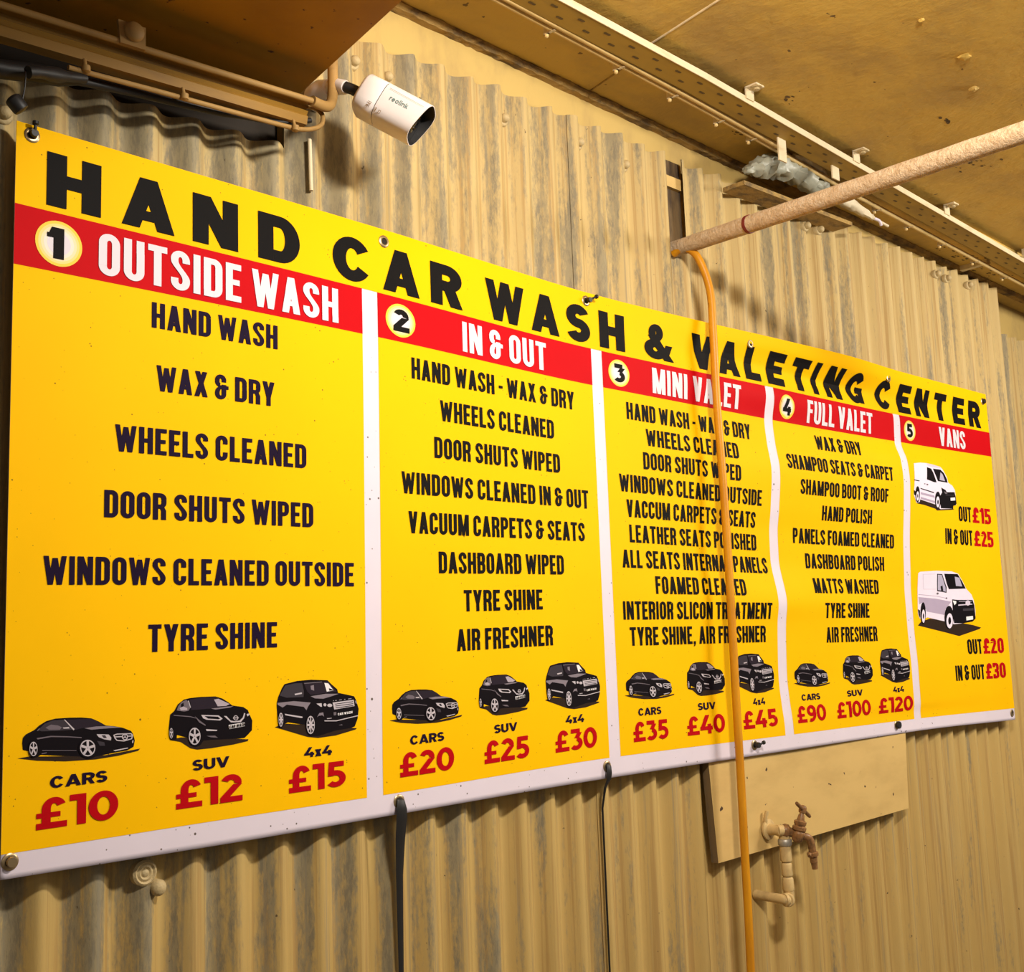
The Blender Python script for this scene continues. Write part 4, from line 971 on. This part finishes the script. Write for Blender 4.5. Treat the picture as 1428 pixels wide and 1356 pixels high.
cp = [(.74, -.172, cz(.74)-.021), (1.25, -.166, cz(1.25)-.024), (1.742, -.158, cz(1.74)-.024), (2.151, -.149, cz(2.15)-.024), (2.63, -.131, cz(2.63)-.024), (3.24, -.103, cz(3.24)-.024), (3.94, -.084, cz(3.94)-.024), (4.96, -.058, cz(4.96)-.024), (6.4, -.03, cz(6.4)-.024)]
t = Thing('conduit', (2.1, -.15, cz(2.1)-.024), 'cream conduit clipped beside the cable tray on the right ceiling', 'conduit')
cp = [(a, b-.010, c-.020) for a, b, c in cp]
mb = MB(); mb.tube(run(cp), .0095, 'conduit', 10); t.part(mb, 'conduit_tube')
mb = MB(); mb.tube(run([(p[0], p[1]-.022, p[2]+.002) for p in cp[:5]]), .0125, 'conduit', 10); t.part(mb, 'conduit_tube')
for x in (1.44, 1.75, 2.02, 2.28, 2.48, 3.42, 3.70, 4.02, 4.36, 4.7):
    i = max(j for j in range(len(cp)) if cp[j][0] <= x); a, b = cp[i], cp[i+1]; s_ = (x-a[0])/(b[0]-a[0])
    y = a[1]+(b[1]-a[1])*s_; z = a[2]+(b[2]-a[2])*s_
    mb = MB(); mb.box(x-.004, x+.004, y-.012, y+.030, z-.0105, z-.0085, 'lip'); mb.box(x-.004, x+.004, y+.010, y+.030, z-.0105, z+.012, 'lip'); mb.lathe((x, y+.022, z-.010), (0, 0, -1), [(0, .0065), (.008, .006), (.010, .003)], 'conduit', 8)
    t.part(mb, 'clip')
# short battens at the far end
mb = MB(); mb.hexa([(4.470, -1.2, 3.300), (4.500, -1.2, 3.300), (4.530, -.235, 3.300), (4.500, -.235, 3.300), (4.470, -1.2, 3.34), (4.500, -1.2, 3.34), (4.530, -.235, 3.34), (4.500, -.235, 3.34)], 'lip')
tag(mb.build('ceiling_batten'), 'pale batten crossing the ceiling beyond the cable tray at far right', 'batten', 'battens at the far right')
mb = MB(); mb.hexa([(4.475, .05, 3.300), (4.505, .05, 3.300), (4.500, -.085, 3.303), (4.470, -.085, 3.303), (4.475, .05, 3.332), (4.505, .05, 3.332), (4.500, -.085, 3.332), (4.470, -.085, 3.332)], 'lip')
tag(mb.build('ceiling_batten'), 'short pale strip between wall top and conduit at far right', 'batten', 'battens at the far right')

# peeled patches in the ceiling paint
mb = MB()
for cx, cy, dz, rx, ry, n_ in ((3.34, -.52, -.0006, .16, .07, 46), (2.41, -.345, -.0006, .03, .03, 8), (2.95, -.62, -.0006, .06, .02, 8), (2.47, -.10, -.0127, .05, .03, 12), (4.55, -.02, -.0127, .35, .06, 70)):
    for i in range(n_):
        x = cx+random.gauss(0, .45)*rx; y = cy+random.gauss(0, .45)*ry
        if dz < -.01: y = min(.05, max(-.2, y))
        r = random.uniform(.003, .010); pts = [(x+r*1.6*random.uniform(.5, 1.1)*math.cos(a*math.pi/4), y+r*.7*random.uniform(.5, 1.1)*math.sin(a*math.pi/4), cz(x)+dz-i*1e-6) for a in range(8)]
        mb.add(pts, [tuple(range(8))], 'slot' if i % 3 else 'woodedge')
struct(mb.build('trim_4'))
# flaking lumps on the ceiling
for (x, y, lab, r) in ((2.570, -.867, 'paint lump on the ceiling board near the photo top right', .020), (2.266, -.879, 'small paint lump close to the top edge of the ceiling', .010), (2.80, -.79, 'star shaped plaster blob on the ceiling board', .016)):
    bm_ = bmesh.new(); bmesh.ops.create_icosphere(bm_, subdivisions=2, radius=r)
    for v in bm_.verts:
        v.co *= random.uniform(.6, 1.25); v.co.z *= .5
    mb = MB(); vs = [(v.co.x+x, v.co.y+y, v.co.z+cz(x)-.002) for v in bm_.verts]; mb.add(vs, [tuple(v.index for v in f.verts) for f in bm_.faces], 'ceil', True); bm_.free()
    tag(mb.build('plaster_lump'), lab, 'plaster', 'lumps on the ceiling')

# ------------------------------------------------------------------ ledge, plastic bag, straps above the pole
mb = MB(); mb.hexa([(2.545, -.055, 3.200), (3.30, -.050, 3.222), (3.30, .038, 3.222), (2.545, .038, 3.200), (2.545, -.055, 3.216), (3.30, -.050, 3.238), (3.30, .038, 3.238), (2.545, .038, 3.216)], 'cornice')  # dark plaster tone stands in for the shade on the ledge
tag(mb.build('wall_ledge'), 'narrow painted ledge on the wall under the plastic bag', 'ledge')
def crumple(path, rads, mat, n=18, amp=.35, seed=1):
    rnd = random.Random(seed); mb = MB(); vs = []; P_ = smooth_path(path, 5); m = len(P_)
    for i, p in enumerate(P_):
        t_ = i/(m-1)*(len(rads)-1); j = min(int(t_), len(rads)-2); r = rads[j]+(rads[j+1]-rads[j])*(t_-j)
        for k in range(n):
            a = 2*math.pi*k/n; rr = r*(1+rnd.uniform(-amp, amp))
            vs.append((p.x+rnd.uniform(-.006, .006), p.y+rr*math.cos(a)*.9, p.z+rr*math.sin(a)*.75))
    fs = [(i*n+k, i*n+(k+1) % n, (i+1)*n+(k+1) % n, (i+1)*n+k) for i in range(m-1) for k in range(n)]
    fs += [tuple(range(n))[::-1], tuple((m-1)*n+k for k in range(n))]
    mb.add(vs, fs, mat, True); return mb
bag = Thing('plastic_bag', (2.841, -0.065, 3.255), 'crumpled grey plastic bag stuffed on the ledge beside the cable tray', 'bag')
bag.part(crumple([(2.524, -0.075, 3.240), (2.586, -0.085, 3.267), (2.668, -0.085, 3.294), (2.770, -0.085, 3.304), (2.893, -0.085, 3.304), (3.016, -0.075, 3.297), (3.118, -0.075, 3.287)], [.012, .040, .055, .050, .046, .042, .022], 'bag', 18, .34, 3), 'bag_body')
bag.part(crumple([(3.078, -0.085, 3.292), (3.201, -0.085, 3.286), (3.324, -0.085, 3.277), (3.406, -0.085, 3.269)], [.026, .028, .020, .012], 'bagpale', 12, .25, 5), 'taped_end')['label'] = 'cream taped end of the bag'
mb = MB(); mb.tube(run([(3.406, -0.085, 3.269), (3.437, -0.095, 3.263), (3.452, -0.095, 3.246)]), .006, 'white', 8); mb.tube(run([(3.406, -0.085, 3.271), (3.467, -0.085, 3.267), (3.509, -0.095, 3.256)]), .006, 'bagpale', 8); bag.part(mb, 'loose_end')
bag2 = crumple([(2.752, -0.135, 3.333), (2.803, -0.130, 3.348), (2.895, -0.125, 3.350), (2.977, -0.115, 3.339), (2.997, -0.115, 3.313)], [.012, .026, .026, .020, .008], 'bagpale', 12, .3, 8)
tag(bag2.build('tape_bundle'), 'cream taped cable joint lying on top of the grey bag', 'cable joint')
for x, zb, lab in ((2.552, 3.236, 'flat metal hanger strap in front of the left half of the bag'), (2.905, 3.262, 'flat metal hanger strap in front of the right half of the bag')):
    mb = MB(); mb.box(x-.024, x+.024, -.214, -.209, zb, tb(x)+.03, 'lip')
    tag(mb.build('hanger_strap'), lab, 'strap', 'hanger straps over the bag')

# ------------------------------------------------------------------ left: rail, conduits, cables and sensor under the soffit
t = Thing('steel_rail', (.2, -.09, 2.86), 'ochre steel rail running along under the brown soffit at upper left', 'rail')
mb = MB()
def rz(x): return 2.862+.040*x
prof_ = [(-.105, .016), (-.092, .022), (-.080, .016), (-.076, .008), (-.085, .002), (-.078, -.006), (-.083, -.011), (-.078, -.030), (-.050, -.032), (-.050, .016)]
vs = []
xs = [-1.6, -1, -.5, 0, .3, .66]
for x in xs: vs += [(x, y, rz(x)+z) for y, z in prof_]
m = len(prof_)
mb.add(vs, [(i*m+a, (i+1)*m+a, (i+1)*m+(a+1) % m, i*m+(a+1) % m) for i in range(len(xs)-1) for a in range(m)]+[tuple(range(m)), tuple((len(xs)-1)*m+k for k in range(m))[::-1]], 'rail')
t.part(mb, 'rail_profile')
mb = MB(); mb.tube([(-1.6, -.108, rz(-1.6)+.018), (.655, -.108, rz(.655)+.018)], .0075, 'dim_dirty_conduit', 10); t.part(mb, 'rail_lip')['label'] = 'pale rounded lip of the rail'
# lug on the soffit
l = MB(); l.hexa([(.165, -.118, 2.880), (.222, -.118, 2.882), (.222, -.118, 2.932), (.160, -.118, 2.930), (.165, -.110, 2.880), (.222, -.110, 2.882), (.222, -.110, 2.932), (.160, -.110, 2.930)], 'dim_dirty_conduit')
lg = t.part(l, 'lug')
l = MB(); l.lathe((.194, -.118, 2.912), (-.1, -1, 0), [(0, .022), (.006, .022), (.012, .018), (.014, .003)], 'dim_dirty_conduit', 16); t.part(l, 'lug_bolt', lg)
t = Thing('conduit', (.4, -.075, 2.83), 'thin cream conduit below the rail, bending up at its right end by the camera', 'conduit')
mb = MB(); mb.tube(run([(.07, -.082, 2.806), (.254, -.08, 2.818), (.411, -.08, 2.826), (.601, -.08, 2.836), (.66, -.08, 2.846), (.70, -.078, 2.868), (.712, -.07, 2.90), (.700, -.06, 2.918), (.672, -.06, 2.915)]), .0058, 'dim_dirty_conduit', 10); t.part(mb, 'conduit_tube')
mb = MB(); mb.tube(run([(.655, -.108, rz(.655)+.018), (.69, -.10, 2.908), (.718, -.088, 2.920), (.738, -.075, 2.950), (.748, -.065, 3.00), (.752, -.060, 3.085)]), .013, 'dim_dirty_conduit', 12); t.part(mb, 'swan_neck')
for x in (.105, .33, .62):
    mb = MB(); mb.tube([(x, -.080, rz(x)-.030), (x, -.086, 2.812+.04*x)], .0042, 'dim_dirty_conduit', 8); mb.lathe((x, -.088, 2.808+.042*x), (0, 0, -1), [(-.008, .004), (-.006, .009), (.006, .009), (.009, .003)], 'dim_dirty_conduit', 10); t.part(mb, 'clip')
mb = MB(); mb.tube(run([(-.7, -.05, 2.735), (-.3, -.06, 2.752), (-.08, -.065, 2.764), (.02, -.06, 2.785), (.2, -.05, 2.812), (.4, -.05, 2.830), (.58, -.06, 2.848), (.68, -.065, 2.880)]), [.026]*6+[.020]*8+[.010]*8+[.0065]*7, 'blackplastic', 10)
tag(mb.build('cable_bundle'), 'thick black cable bundle lying behind the rail at upper left', 'cable')
mb = MB(); mb.tube(run([(-.025, -.115, 2.752), (0, -.11, 2.762), (.05, -.09, 2.779), (.11, -.07, 2.80)]), [.0125]*6+[.015]*3+[.011]*4, 'blackplastic', 14)
tag(mb.build('cable_plug'), 'black cylindrical cable plug poking out below the rail', 'plug')
t = Thing('hanging_sensor', (-.046, -.12, 2.66), 'small black sensor dangling on a thin wire above the banner corner', 'sensor')
mb = MB(); mb.tube(run([(-.026, -.10, 2.765), (-.031, -.118, 2.745), (-.033, -.12, 2.715), (-.037, -.12, 2.690)]), .0016, 'blackplastic', 6); t.part(mb, 'wire')
mb = MB(); mb.lathe((-.056, -.116, 2.688), (.7, -.1, -.75), [(-.003, .008), (0, .0145), (.004, .016), (.024, .016), (.028, .0145), (.03, .008)], 'blackplastic', 16); t.part(mb, 'sensor_body')
mb = MB(); q = Vector((.792, -.09, 2.78)); mb.tube([(.747, wave(.747)-.012, 2.885), (.749, wave(.749)-.012, 2.75)], .0055, 'lip', 8)
tag(mb.build('conduit_stub'), 'short pale strip hanging on the wall under the white camera', 'strip')

# ------------------------------------------------------------------ security camera
A0 = Vector((.792, -.130, 2.955)); A1 = Vector((.884, -.222, 2.876)); ax = (A1-A0).normalized(); Ln = (A1-A0).length+.012
up = (Vector((0, 0, 1))-ax*ax.z).normalized(); sd = ax.cross(up)                 # sd points away from the wall side
t = Thing('security_camera', (.758, -.03, 2.995), 'white bullet security camera on the wall beside the brown soffit', 'camera')
R_ = .0515
def ringp(d_, r, slant=0, n=28, e=3.2):
    o = []
    for k in range(n):
        a = 2*math.pi*k/n; c_, s_ = math.cos(a), math.sin(a)
        x = math.copysign(abs(c_)**(2/e), c_)*r; y = math.copysign(abs(s_)**(2/e), s_)*r
        o.append(A0+ax*(d_+slant*(y/R_))+sd*x+up*y)
    return o
def loft(rings, mat, mb, caps=(True, False)):
    n = len(rings[0]); vs = [p for r in rings for p in r]
    fs = [(i*n+k, i*n+(k+1) % n, (i+1)*n+(k+1) % n, (i+1)*n+k) for i in range(len(rings)-1) for k in range(n)]
    if caps[0]: fs.append(tuple(range(n))[::-1])
    if caps[1]: fs.append(tuple((len(rings)-1)*n+k for k in range(n)))
    mb.add(vs, fs, mat, True)
mb = MB(); loft([ringp(-.006, R_*.55), ringp(-.004, R_*.88), ringp(.004, R_*.985), ringp(.052, R_), ringp(.0530, R_*.985)], 'camwhite', mb); t.part(mb, 'rear_shell')
mb = MB(); loft([ringp(.0535, R_*.95), ringp(.0545, R_*.985), ringp(.0550, R_*1.0), ringp(Ln-.012, R_*1.0, .008), ringp(Ln, R_*1.0, .010), ringp(Ln, R_*.965, .010)], 'camwhite', mb, (False, False)); loft([ringp(Ln-.0002, R_*.966, .010), ringp(Ln-.03, R_*.95, 0)], 'blackplastic', mb, (False, False)); hs = t.part(mb, 'front_hood')
mb = MB(); loft([ringp(Ln-.020, R_*.935, 0), ringp(Ln-.022, R_*.5, 0)], 'blackplastic', mb, (False, True)); fp = t.part(mb, 'front_plate'); fp['label'] = 'black recessed front plate'
mb = MB(); mb.lathe(A0+ax*(Ln-.022), ax, [(0, .026), (.006, .026), (.008, .019), (.004, .016), (.007, .008), (.008, .001)], 'lens', 20); t.part(mb, 'lens', fp)
# maker's word on the side, label prints underneath
vs_side = -sd if (-sd).dot(Vector((-.93, -2.3, 1.6))-A0) > 0 else sd
mb = MB(); Wd, qs = small_word('reolink')
for q in qs:
    P_ = []
    for x, y in q:
        s_ = x/Wd; P_.append(A0+ax*(.078+.050*s_)+vs_side*(R_*1.0+.0010)+up*(.002+.0125*y))
    mb.add(P_, [(0, 1, 2, 3)], 'logo')
t.part(mb, 'maker_mark', hs)['label'] = 'grey green lettering on the camera side'
mb = MB()
mb.add([A0+ax*a_+vs_side*(R_+.0006)+up*b_ for a_, b_ in ((.066, .0285), (Ln-.004, .0265), (Ln-.004, .0272), (.066, .0295))], [(0, 1, 2, 3)], 'print')
for a0, a1, b0, b1 in ((.058, .0595, -.030, -.044), (.061, .0635, -.030, -.044), (.070, .076, -.032, -.0335), (.070, .0715, -.032, -.042), (.0748, .076, -.032, -.042), (.070, .076, -.0405, -.042), (.036, .046, -.024, -.0255), (.038, .045, -.028, -.030), (.039, .0405, -.030, -.040), (.043, .0445, -.030, -.040)):
    mb.add([A0+ax*a_+vs_side*(R_*.998+.0012)+up*b_ for a_, b_ in ((a0, b0), (a1, b0), (a1, b1), (a0, b1))], [(0, 1, 2, 3)], 'print')
t.part(mb, 'label_print', hs)['label'] = 'small brown label marks'
# arm: joint, white cone and wall base
J = A0-ax*.006
mb = MB(); mb.tube([J, J-ax*.018+Vector((-.004, .004, .004)), J-ax*.03+Vector((-.010, .010, .006))], [.0145, .0135, .0135], 'blackplastic', 14); t.part(mb, 'joint')['label'] = 'dark knurled joint'
K_ = J-ax*.026+Vector((-.010, .010, .006))
mb = MB(); mb.tube([K_+(Vector((.762, -.045, 3.000))-K_)*s_ for s_ in (0, .1, .5, .9, 1)], [.015, .0175, .0195, .0215, .022], 'camwhite', 18); t.part(mb, 'arm')
b0 = Vector((.772, .048, 3.000)); mb = MB(); mb.lathe(b0, (-.1, -1, 0), [(.012, .036), (.05, .036), (.066, .030), (.084, .024), (.088, .012)], 'camwhite', 24); t.part(mb, 'wall_base')
